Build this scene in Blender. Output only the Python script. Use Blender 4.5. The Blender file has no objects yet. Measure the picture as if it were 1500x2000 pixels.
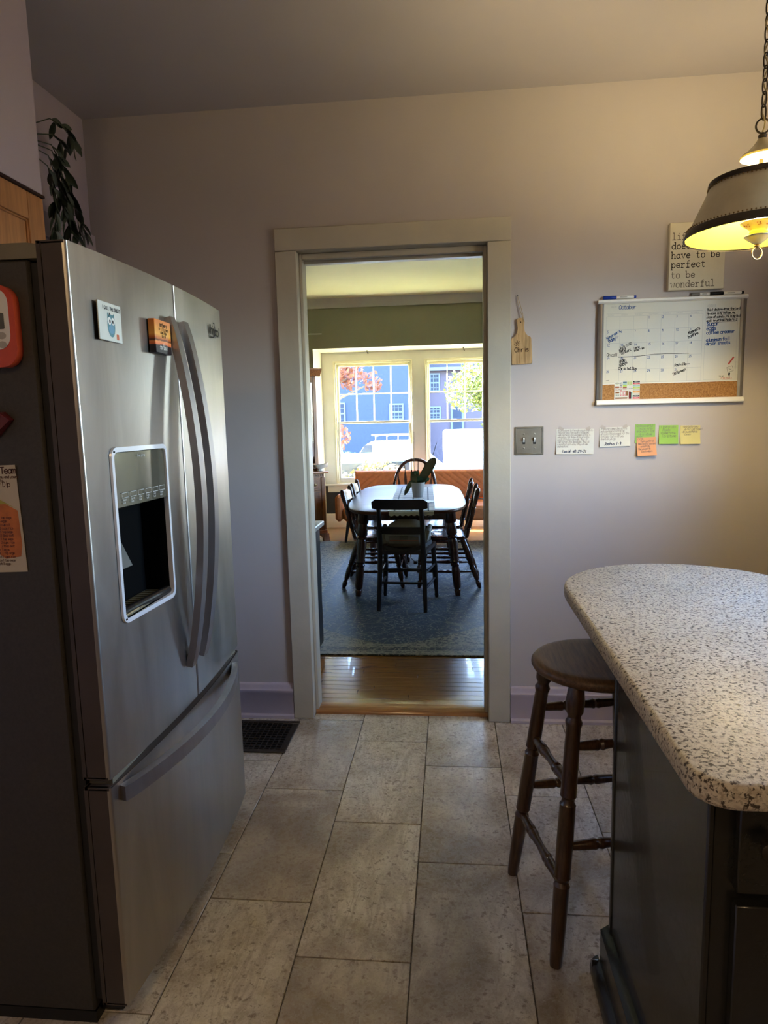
import bpy, bmesh, math, random
from mathutils import Vector, Matrix
random.seed(7)
D = bpy.data
S = bpy.context.scene
COL = S.collection
PI = math.pi

# ------------------------------------------------------------------ camera, sky, sun, exposure
cam = D.objects.new('camera', D.cameras.new('camera'))
COL.objects.link(cam)
cam.data.sensor_fit = 'VERTICAL'
cam.data.sensor_height = 36.0
cam.data.lens = 36.0 * 1320.6 / 2000.0
cam.data.clip_start = 0.02
_r = Vector((0.99502152, 0.0968484, -0.02350645)); _u = Vector((0.01019588, 0.13570325, 0.99069706)); _f = Vector((-0.09913732, 0.98600457, -0.1340402))
cam.matrix_world = Matrix(((_r.x, _u.x, -_f.x, 0.2528), (_r.y, _u.y, -_f.y, -3.0508), (_r.z, _u.z, -_f.z, 1.4081), (0, 0, 0, 1)))
S.camera = cam

W = D.worlds.new('world'); S.world = W; W.use_nodes = True
wn = W.node_tree.nodes; wl = W.node_tree.links
sky = wn.new('ShaderNodeTexSky'); sky.sky_type = 'NISHITA'; sky.sun_disc = False
sky.sun_elevation = math.radians(38); sky.sun_rotation = math.radians(-70); sky.air_density = 1.0; sky.dust_density = 1.0
tint = wn.new('ShaderNodeMix'); tint.data_type = 'RGBA'; tint.blend_type = 'MULTIPLY'; tint.inputs[0].default_value = 1; tint.inputs[7].default_value = (.90, .97, 1.08, 1)   # white balance of the picture
wl.new(sky.outputs[0], tint.inputs[6]); wl.new(tint.outputs[2], wn['Background'].inputs[0]); wn['Background'].inputs[1].default_value = 1.1

sun = D.objects.new('sun', D.lights.new('sun', 'SUN')); COL.objects.link(sun)
sun.data.energy = 62.0; sun.data.angle = math.radians(0.6); sun.data.color = (1.0, 0.93, 0.82)
sun.rotation_euler = Vector((0.86, -0.28, -0.70)).to_track_quat('-Z', 'Y').to_euler()

def portal(name, loc, rot, sx, sy):                     # marks a real window opening for the sampler; gives no light of its own
    l = D.lights.new(name, 'AREA'); l.shape = 'RECTANGLE'; l.size = sx; l.size_y = sy
    o = D.objects.new(name, l); COL.objects.link(o); o.location = loc; o.rotation_euler = rot
    l.cycles.is_portal = True
portal('portal_bay', (-0.145, 5.86, 1.39), (-PI / 2, 0, 0), 2.1, 1.5)
portal('portal_right', (1.752, -1.275, 1.65), (0, PI / 2, 0), 1.0, 1.0)
portal('portal_dining_right', (2.202, 3.155, 1.475), (0, PI / 2, 0), 1.35, 1.09)

S.view_settings.view_transform = 'Standard'; S.view_settings.look = 'None'
S.view_settings.gamma = 1.0; S.view_settings.use_curve_mapping = False
S.view_settings.exposure = 2.28
S.cycles.use_denoising = True
S.cycles.max_bounces = 12; S.cycles.diffuse_bounces = 6; S.cycles.glossy_bounces = 5; S.cycles.transparent_max_bounces = 12
S.cycles.sample_clamp_indirect = 6.0
S.cycles.caustics_reflective = False; S.cycles.caustics_refractive = False

# ------------------------------------------------------------------ mesh builder
class MB:
    def __init__(s): s.v = []; s.f = []
    def add(s, vs, fs, M=None):
        o = len(s.v)
        s.v += [tuple(M @ Vector(p)) for p in vs] if M else [tuple(p) for p in vs]
        s.f += [tuple(i + o for i in f) for f in fs]
        return s
    def box(s, x0, x1, y0, y1, z0, z1, bev=0.0, M=None):
        if x0 > x1: x0, x1 = x1, x0
        if y0 > y1: y0, y1 = y1, y0
        if z0 > z1: z0, z1 = z1, z0
        b = min(bev, (x1 - x0) * .45, (y1 - y0) * .45, (z1 - z0) * .45)
        if b <= 0:
            vs = [(x, y, z) for x in (x0, x1) for y in (y0, y1) for z in (z0, z1)]
            fs = [(0, 1, 3, 2), (4, 6, 7, 5), (0, 4, 5, 1), (2, 3, 7, 6), (0, 2, 6, 4), (1, 5, 7, 3)]
            return s.add(vs, fs, M)
        vs = []; ix = {}
        for i in (0, 1):
            for j in (0, 1):
                for k in (0, 1):
                    c = ((x0, x1)[i], (y0, y1)[j], (z0, z1)[k]); d = (b if i == 0 else -b, b if j == 0 else -b, b if k == 0 else -b)
                    for a in range(3):
                        p = [c[q] + (0 if q == a else d[q]) for q in range(3)]
                        ix[(i, j, k, a)] = len(vs); vs.append(p)
        fs = []
        for a in range(3):
            for e in (0, 1):
                o1, o2 = [q for q in range(3) if q != a]
                def key(p, q):
                    t = [0, 0, 0]; t[a] = e; t[o1] = p; t[o2] = q; return ix[(t[0], t[1], t[2], a)]
                fs.append((key(0, 0), key(1, 0), key(1, 1), key(0, 1)))
        for a in range(3):                                   # edges along axis a
            o1, o2 = [q for q in range(3) if q != a]
            for p in (0, 1):
                for q in (0, 1):
                    t0 = [0, 0, 0]; t0[o1] = p; t0[o2] = q; t1 = list(t0); t1[a] = 1
                    fs.append((ix[(*t0, o1)], ix[(*t1, o1)], ix[(*t1, o2)], ix[(*t0, o2)]))
        for i in (0, 1):
            for j in (0, 1):
                for k in (0, 1): fs.append(tuple(ix[(i, j, k, a)] for a in range(3)))
        return s.add(vs, fs, M)
    def tube(s, pts, r, n=10, closed=False, caps=True, flat=None, up=None):
        P = [Vector(p) for p in pts]; m = len(P)
        R = r if isinstance(r, (list, tuple)) else [r] * m
        T = []
        for i in range(m):
            a = P[(i - 1) % m] if closed or i > 0 else P[i]; b = P[(i + 1) % m] if closed or i < m - 1 else P[i]
            t = (b - a); T.append(t.normalized() if t.length > 1e-9 else Vector((0, 0, 1)))
        ref = Vector(up) if up else (Vector((0, 0, 1)) if abs(T[0].z) < .9 else Vector((0, 1, 0)))
        N = (ref - T[0] * ref.dot(T[0])).normalized()
        vs = []
        for i in range(m):
            if up:
                N = (ref - T[i] * ref.dot(T[i])).normalized()
            elif i > 0:
                N = (N - T[i] * N.dot(T[i]))
                N = N.normalized() if N.length > 1e-6 else T[i].orthogonal().normalized()
            B = T[i].cross(N)
            fa, fb = flat if flat else (1, 1)
            for k in range(n):
                a = 2 * PI * (k + .5) / n
                vs.append(P[i] + (N * math.cos(a) * fa + B * math.sin(a) * fb) * R[i])
        fs = []
        for i in range(m if closed else m - 1):
            j = (i + 1) % m
            for k in range(n): fs.append((i * n + k, i * n + (k + 1) % n, j * n + (k + 1) % n, j * n + k))
        if caps and not closed:
            fs.append(tuple(range(n))[::-1]); fs.append(tuple((m - 1) * n + k for k in range(n)))
        return s.add(vs, fs)
    def lathe(s, prof, n=24, c=(0, 0, 0), M=None):
        vs = []; fs = []
        for (r, z) in prof:
            for k in range(n):
                a = 2 * PI * k / n; vs.append((c[0] + r * math.cos(a), c[1] + r * math.sin(a), c[2] + z))
        m = len(prof)
        for i in range(m - 1):
            for k in range(n): fs.append((i * n + k, i * n + (k + 1) % n, (i + 1) * n + (k + 1) % n, (i + 1) * n + k))
        if prof[0][0] > 1e-6: fs.append(tuple(range(n))[::-1])
        if prof[-1][0] > 1e-6: fs.append(tuple((m - 1) * n + k for k in range(n)))
        return s.add(vs, fs, M)
    def prism(s, poly, a0, a1, ax='z', M=None):
        def p3(p, a): return (p[0], p[1], a) if ax == 'z' else ((p[0], a, p[1]) if ax == 'y' else (a, p[0], p[1]))
        n = len(poly); vs = [p3(p, a0) for p in poly] + [p3(p, a1) for p in poly]
        fs = [tuple(range(n))[::-1], tuple(range(n, 2 * n))] + [(i, (i + 1) % n, n + (i + 1) % n, n + i) for i in range(n)]
        return s.add(vs, fs, M)
    def rings(s, rings, caps=True, closed=True):
        n = len(rings[0]); vs = [p for r in rings for p in r]; fs = []
        for i in range(len(rings) - 1):
            for k in range(n if closed else n - 1): fs.append((i * n + k, i * n + (k + 1) % n, (i + 1) * n + (k + 1) % n, (i + 1) * n + k))
        if caps: fs.append(tuple(range(n))[::-1]); fs.append(tuple((len(rings) - 1) * n + k for k in range(n)))
        return s.add(vs, fs)
    def build(s, name, m, parent=None, world=False, smooth=True, ang=38):
        me = D.meshes.new(name)
        vs = s.v
        if world and parent:
            off = Vector((0, 0, 0)); p = parent
            while p: off += p.location; p = p.parent
            vs = [tuple(Vector(v) - off) for v in vs]
        me.from_pydata(vs, [], s.f); me.validate()
        bm = bmesh.new(); bm.from_mesh(me); bmesh.ops.recalc_face_normals(bm, faces=bm.faces); bm.to_mesh(me); bm.free()
        if smooth:
            me.polygons.foreach_set('use_smooth', [True] * len(me.polygons)); me.set_sharp_from_angle(angle=math.radians(ang))
        me.materials.append(m)
        o = D.objects.new(name, me); COL.objects.link(o)
        if parent: o.parent = parent
        if any(q in name for q in ('lettering', 'handwriting', 'printed_grid', 'icon_print', 'sticker_print')): o['kind'] = 'stuff'
        return o

def tag(o, label=None, cat=None, group=None, kind=None):
    if label: o['label'] = label
    if cat: o['category'] = cat
    if group: o['group'] = group
    if kind: o['kind'] = kind
    return o
def thing(name, label, cat, loc=(0, 0, 0), rz=0.0, group=None):
    o = D.objects.new(name, None); COL.objects.link(o); o.location = loc; o.rotation_euler = (0, 0, rz); o.empty_display_size = .1
    return tag(o, label, cat, group)
def struct(name, mb, m, **k): return tag(mb.build(name, m, **k), kind='structure')
def copy_tree(o, parent=None):
    c = o.copy(); COL.objects.link(c)
    if parent: c.parent = parent
    for ch in list(o.children): copy_tree(ch, c)
    return c
def rrect(x0, x1, y0, y1, r, n=5):
    out = []
    for cx, cy, a0 in ((x1 - r, y1 - r, 0), (x0 + r, y1 - r, 90), (x0 + r, y0 + r, 180), (x1 - r, y0 + r, 270)):
        for i in range(n + 1):
            a = math.radians(a0 + 90 * i / n); out.append((cx + r * math.cos(a), cy + r * math.sin(a)))
    return out

# ------------------------------------------------------------------ materials
def nodes(name):
    m = D.materials.new(name); m.use_nodes = True
    return m, m.node_tree.nodes, m.node_tree.links, m.node_tree.nodes['Principled BSDF']
def setp(b, **k):
    for a, v in k.items():
        key = {'base': 'Base Color', 'rough': 'Roughness', 'metal': 'Metallic', 'spec': 'Specular IOR Level', 'coat': 'Coat Weight', 'aniso': 'Anisotropic',
               'em': 'Emission Color', 'es': 'Emission Strength', 'trans': 'Transmission Weight', 'sheen': 'Sheen Weight', 'crough': 'Coat Roughness', 'sss': 'Subsurface Weight', 'arot': 'Anisotropic Rotation'}[a]
        b.inputs[key].default_value = (*v, 1) if isinstance(v, tuple) and len(v) == 3 else v
def coords(n, l, scale=(1, 1, 1), space='Object', rnd=False):
    tc = n.new('ShaderNodeTexCoord'); mp = n.new('ShaderNodeMapping'); mp.inputs['Scale'].default_value = scale
    l.new(tc.outputs[space], mp.inputs['Vector'])
    if rnd:
        oi = n.new('ShaderNodeObjectInfo'); mu = n.new('ShaderNodeVectorMath'); mu.operation = 'SCALE'; mu.inputs[0].default_value = (37, 53, 11)
        l.new(oi.outputs['Random'], mu.inputs['Scale']); l.new(mu.outputs[0], mp.inputs['Location'])
    return mp.outputs['Vector']
def noise(n, l, vec, scale, det=4, rough=.55, dist=0):
    t = n.new('ShaderNodeTexNoise'); t.inputs['Scale'].default_value = scale; t.inputs['Detail'].default_value = det
    t.inputs['Roughness'].default_value = rough; t.inputs['Distortion'].default_value = dist
    l.new(vec, t.inputs['Vector']); return t.outputs['Fac']
def ramp(n, l, fac, stops, const=False):
    r = n.new('ShaderNodeValToRGB'); e = r.color_ramp.elements
    if const: r.color_ramp.interpolation = 'CONSTANT'
    while len(e) < len(stops): e.new(.5)
    for q, (p, c) in zip(e, stops):
        q.position = p; q.color = (*c, 1) if isinstance(c, tuple) else (c, c, c, 1)
    l.new(fac, r.inputs['Fac']); return r.outputs['Color']
def mix(n, l, fac, a, b, mode='MIX'):
    x = n.new('ShaderNodeMix'); x.data_type = 'RGBA'; x.blend_type = mode
    for s, v in ((0, fac), (6, a), (7, b)):
        if hasattr(v, 'is_linked'): l.new(v, x.inputs[s])
        else: x.inputs[s].default_value = (*v, 1) if isinstance(v, tuple) else v
    return x.outputs[2]
def bump(n, l, b, h, strength, dist=.01):
    u = n.new('ShaderNodeBump'); u.inputs['Strength'].default_value = strength; u.inputs['Distance'].default_value = dist
    l.new(h, u.inputs['Height']); l.new(u.outputs[0], b.inputs['Normal'])
def M(name, c, rough=.5, var=.12, scale=6, bmp=0., metal=0., stretch=(1, 1, 1), rnd=False, **k):
    m, n, l, b = nodes(name); setp(b, rough=rough, metal=metal, **k)
    v = coords(n, l, stretch, rnd=rnd); f = noise(n, l, v, scale)
    l.new(ramp(n, l, f, [(.3, tuple(max(0, q * (1 - var)) for q in c)), (.7, tuple(min(1, q * (1 + var)) for q in c))]), b.inputs['Base Color'])
    if bmp: bump(n, l, b, noise(n, l, v, scale * 5, 3), bmp)
    return m
def wood(name, dark, light, rough=.35, axis=0, scale=14, bmp=.15, grain=.45, **k):
    m, n, l, b = nodes(name); setp(b, rough=rough, **k)
    st = [scale] * 3; st[axis] = scale * .07
    v = coords(n, l, tuple(st), rnd=True)
    f = noise(n, l, v, 2.2, 5, .6, 1.2); g = noise(n, l, v, 9, 3, .6)
    c = ramp(n, l, f, [(.3, dark), (.68, light)])
    l.new(mix(n, l, .45, c, ramp(n, l, g, [(.35, tuple(q * grain for q in dark)), (.6, light)]), 'MULTIPLY' if False else 'MIX'), b.inputs['Base Color'])
    if bmp: bump(n, l, b, g, bmp, .002)
    return m

LAV = (.46, .42, .405)
m_wall = M('lavender_wall_paint', LAV, .55, .05, 1.6, .12)
m_ceil = M('ceiling_paint', (.42, .39, .40), .7, .05, 1.2, .1)
m_sof = M('soffit_paint', (.44, .38, .44), .6, .04, 1.5, .08)
m_base = M('lavender_gloss_trim', (.44, .38, .43), .35, .06, 4, .1)
m_trimw = M('kitchen_white_trim', (.47, .44, .36), .38, .06, 5, .12)
m_dtrim = M('dining_white_trim', (.60, .60, .57), .4, .04, 5, .05)
m_dcream = M('dining_cream_trim', (.66, .63, .48), .45, .04, 5)
m_dwall = M('dining_green_wall', (.27, .265, .19), .7, .05, 2, .05)
m_dceil = M('dining_ceiling_paint', (.80, .79, .54), .75, .03, 2)
m_navy = M('navy_wall_paint', (.012, .014, .022), .5, .1, 3)
m_grout = M('grout', (.10, .085, .065), .9, .2, 40)
m_black = M('black_plastic', (.006, .006, .006), .35, .1, 8)
m_darkgap = M('dark_gasket', (.01, .009, .008), .8, .1, 8)
m_white = M('white_plastic', (.75, .74, .70), .35, .02, 8)
m_iron = M('bronze_iron', (.050, .038, .026), .45, .2, 20, .1, metal=.6)
m_brass = M('antique_brass', (.30, .20, .09), .35, .25, 30, .05, metal=1.0)
m_pewter = M('aged_pewter_plate', (.42, .40, .34), .35, .15, 14, .05, metal=1.0)
m_silver = M('brushed_aluminium', (.42, .41, .38), .38, .08, 20, 0, metal=1.0)
m_chrome = M('polished_rim', (.72, .72, .74), .30, .03, 10, metal=.35)

def tile_mat():
    m, n, l, b = nodes('stone_look_tile'); setp(b, rough=.34)
    v = coords(n, l, (1, 1, 1), rnd=True)
    big = noise(n, l, v, 3.2, 6, .62, .6); sp = noise(n, l, v, 46, 4, .7); fine = noise(n, l, v, 130, 3, .7)
    vs = coords(n, l, (5.5, 1.6, 1), rnd=True); vein = noise(n, l, vs, 1.9, 5, .6, 1.8)
    c = ramp(n, l, big, [(.36, (.27, .22, .165)), (.50, (.46, .405, .335)), (.64, (.66, .615, .54))])
    c = mix(n, l, ramp(n, l, vein, [(.46, 0.), (.52, .55), (.58, 0.)]), c, (.34, .28, .23))
    c = mix(n, l, ramp(n, l, sp, [(.35, .9), (.46, 0.)]), c, (.20, .155, .115))
    c = mix(n, l, ramp(n, l, fine, [(.58, 0.), (.70, .45)]), c, (.58, .54, .48))
    l.new(c, b.inputs['Base Color'])
    l.new(ramp(n, l, sp, [(.3, .42), (.6, .24)]), b.inputs['Roughness'])
    bump(n, l, b, sp, .12, .003)
    return m
m_tile = tile_mat()

def granite_mat():
    m, n, l, b = nodes('speckled_granite'); setp(b, rough=.42, spec=.22)
    v = coords(n, l); a = noise(n, l, v, 135, 3, .6); g = noise(n, l, v, 210, 2, .6); w = noise(n, l, v, 7, 3)
    vo = n.new('ShaderNodeTexVoronoi'); vo.inputs['Scale'].default_value = 120; l.new(v, vo.inputs['Vector'])
    c = ramp(n, l, w, [(.3, (.60, .54, .42)), (.7, (.70, .64, .52))])
    c = mix(n, l, ramp(n, l, g, [(.52, 0.), (.60, .8)]), c, (.42, .37, .29))
    c = mix(n, l, ramp(n, l, vo.outputs['Distance'], [(.0, 0.), (.55, 0.), (.75, .35)]), c, (.35, .24, .16))
    c = mix(n, l, ramp(n, l, a, [(.30, 1.), (.40, .9), (.45, 0.)]), c, (.06, .045, .035))
    l.new(c, b.inputs['Base Color']); bump(n, l, b, a, .03, .001)
    return m
m_granite = granite_mat()

def steel_mat(name, c, r0, r1, aniso=.75):
    m, n, l, b = nodes(name); setp(b, metal=1.0, aniso=aniso)
    tg = n.new('ShaderNodeTangent'); tg.direction_type = 'RADIAL'; tg.axis = 'Z'; l.new(tg.outputs[0], b.inputs['Tangent'])
    v = coords(n, l, (1, 1, .16)); f = noise(n, l, v, 9, 5, .65, .6); s = noise(n, l, coords(n, l, (60, 60, 1.2)), 3, 3)
    l.new(ramp(n, l, f, [(.3, tuple(q * .80 for q in c)), (.7, tuple(q * 1.08 for q in c))]), b.inputs['Base Color'])
    l.new(mix(n, l, ramp(n, l, f, [(.2, 0.), (.8, 1.)]), (r0,) * 3, (r1,) * 3), b.inputs['Roughness'])
    bump(n, l, b, s, .02, .001)
    return m
m_steel = steel_mat('brushed_stainless', (.43, .405, .375), .28, .42, .0)
m_steelh = steel_mat('handle_stainless', (.36, .34, .35), .34, .42, .0)

m_oak = wood('dark_oak', (.030, .014, .007), (.085, .042, .020), .28, 2, 16, coat=.3)
m_oakseat = wood('dark_oak_seat', (.040, .019, .009), (.15, .080, .036), .48, 1, 16)
m_maple = wood('honey_maple', (.36, .15, .05), (.46, .21, .075), .38, 2, 6, .05)
m_floor = wood('oak_floor_strip', (.15, .062, .013), (.24, .108, .026), .26, 0, 10, .02, .75, coat=.3)
m_thresh = wood('oak_threshold', (.26, .10, .03), (.38, .17, .055), .2, 0, 10, .05, coat=.5)
m_cherry = wood('dark_cherry', (.028, .009, .005), (.075, .024, .013), .25, 2, 14, .05, coat=.35)
m_tabletop = wood('table_top_cherry', (.05, .018, .010), (.11, .045, .024), .30, 0, 8, .02, spec=.07)
m_hutch = wood('hutch_oak', (.15, .055, .018), (.32, .13, .045), .35, 2, 12, .08)
m_bamboo = wood('bamboo', (.44, .26, .10), (.60, .38, .17), .45, 2, 16, .02)
m_blackwood = M('black_painted_wood', (.010, .009, .011), .38, .3, 20, .05)
m_island = M('island_black_green_paint', (.019, .019, .0165), .25, .12, 12, .06, coat=.15)
m_orange = M('orange_upholstery', (.52, .15, .035), .75, .12, 30, .15)
m_grey = M('booster_grey_beige', (.30, .28, .23), .6, .1, 12)
m_strap = M('grey_webbing', (.035, .033, .03), .8, .2, 60)
m_dleaf = M('dark_plant_leaf', (.030, .045, .026), .42, .35, 12, rnd=True)
m_orch = M('orchid_leaf', (.022, .055, .020), .3, .25, 14)
m_fridge_side = M('fridge_textured_side', (.036, .030, .022), .5, .18, 160, .2)
m_fridge_edge = M('fridge_door_edge', (.050, .036, .028), .38, .15, 8, .03)
m_hinge = M('hinge_cover_grey', (.17, .15, .10), .5, .08, 12)

def rug_mat():
    m, n, l, b = nodes('distressed_oriental_rug'); setp(b, rough=.6, sheen=0.0)
    tc = n.new('ShaderNodeTexCoord'); sp = n.new('ShaderNodeSeparateXYZ'); l.new(tc.outputs['Object'], sp.inputs[0])
    def mth(op, a, c=None):
        t = n.new('ShaderNodeMath'); t.operation = op
        for i, q in enumerate((a, c)):
            if q is None: continue
            if isinstance(q, (int, float)): t.inputs[i].default_value = q
            else: l.new(q, t.inputs[i])
        return t.outputs[0]
    ax = mth('ABSOLUTE', sp.outputs[0]); ay = mth('ABSOLUTE', sp.outputs[1])
    d = mth('MINIMUM', mth('SUBTRACT', 1.375, ax), mth('SUBTRACT', 1.905, ay))      # distance from the edge
    # lobed corner fields: the inner field widens towards the middle of each end
    lob = mth('MULTIPLY', mth('POWER', ax, 1.5), .9)
    v = coords(n, l); dist = mth('SUBTRACT', mth('SUBTRACT', d, .19), lob)
    orn = noise(n, l, coords(n, l, (1, 1, 1)), 24, 5, .62, 2.2); orn2 = noise(n, l, v, 42, 4, .7, 1.0); wear = noise(n, l, v, 2.3, 4, .6)
    vo = n.new('ShaderNodeTexVoronoi'); vo.inputs['Scale'].default_value = 7.5; vo.feature = 'DISTANCE_TO_EDGE'; l.new(v, vo.inputs['Vector'])
    green = (.010, .017, .014); cream = (.27, .245, .16); teal = (.013, .034, .055)
    border = mix(n, l, ramp(n, l, orn, [(.52, 0.), (.56, .8)]), green, cream)
    field = mix(n, l, ramp(n, l, orn, [(.56, 0.), (.61, .8)]), teal, (.28, .28, .21))
    corner = mix(n, l, ramp(n, l, orn, [(.46, 0.), (.50, .8)]), green, cream)
    isf = mth('GREATER_THAN', dist, 0.0); isb = mth('LESS_THAN', d, .16)
    c = mix(n, l, isf, corner, field); c = mix(n, l, isb, c, border)
    for (a, w) in ((.028, .024), (.070, .006), (.150, .010), (.185, .008)):
        band = mth('LESS_THAN', mth('ABSOLUTE', mth('SUBTRACT', d, a)), w)
        c = mix(n, l, mth('MULTIPLY', band, ramp(n, l, orn2, [(.38, .25), (.55, .9)])), c, cream)
    c = mix(n, l, ramp(n, l, vo.outputs['Distance'], [(.0, .5), (.03, 0.)]), c, cream)
    c = mix(n, l, ramp(n, l, orn2, [(.66, 0.), (.70, .5)]), c, cream)
    c = mix(n, l, ramp(n, l, orn2, [(.36, .7), (.46, 0.)]), c, green)
    l.new(c, b.inputs['Base Color']); bump(n, l, b, orn2, .3, .004)
    return m
m_rug = rug_mat()

def cork_mat():
    m, n, l, b = nodes('cork'); setp(b, rough=.85); v = coords(n, l)
    l.new(ramp(n, l, noise(n, l, v, 170, 3, .7), [(.3, (.20, .085, .022)), (.5, (.34, .16, .045)), (.7, (.46, .25, .09))]), b.inputs['Base Color']); return m
m_cork = cork_mat()
def glass_mat():
    m, n, l, b = nodes('window_glass'); n.remove(b); out = n['Material Output']
    t = n.new('ShaderNodeBsdfTransparent'); g = n.new('ShaderNodeBsdfGlossy'); g.inputs['Roughness'].default_value = .02
    lw = n.new('ShaderNodeLayerWeight'); pw = n.new('ShaderNodeMath'); pw.operation = 'POWER'; pw.inputs[1].default_value = 5; l.new(lw.outputs['Facing'], pw.inputs[0])
    f = n.new('ShaderNodeMath'); f.operation = 'MULTIPLY_ADD'; f.inputs[1].default_value = .6; f.inputs[2].default_value = .03; l.new(pw.outputs[0], f.inputs[0]); x = n.new('ShaderNodeMixShader')   # Schlick, the same from both sides
    l.new(f.outputs[0], x.inputs[0]); l.new(t.outputs[0], x.inputs[1]); l.new(g.outputs[0], x.inputs[2]); l.new(x.outputs[0], out.inputs[0]); return m
m_glass = glass_mat()
def flat(name, c, rough=.6): return M(name, c, rough, .03, 20, spec=.15)
m_ink = flat('black_ink', (.012, .011, .012)); m_blue = flat('blue_marker_ink', (.015, .075, .26)); m_greyink = flat('grey_print', (.42, .42, .40))
m_paper = flat('white_paper', (.62, .63, .58)); m_board = M('dry_erase_surface', (.62, .60, .50), .32, .02, 4, spec=.3)

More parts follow.
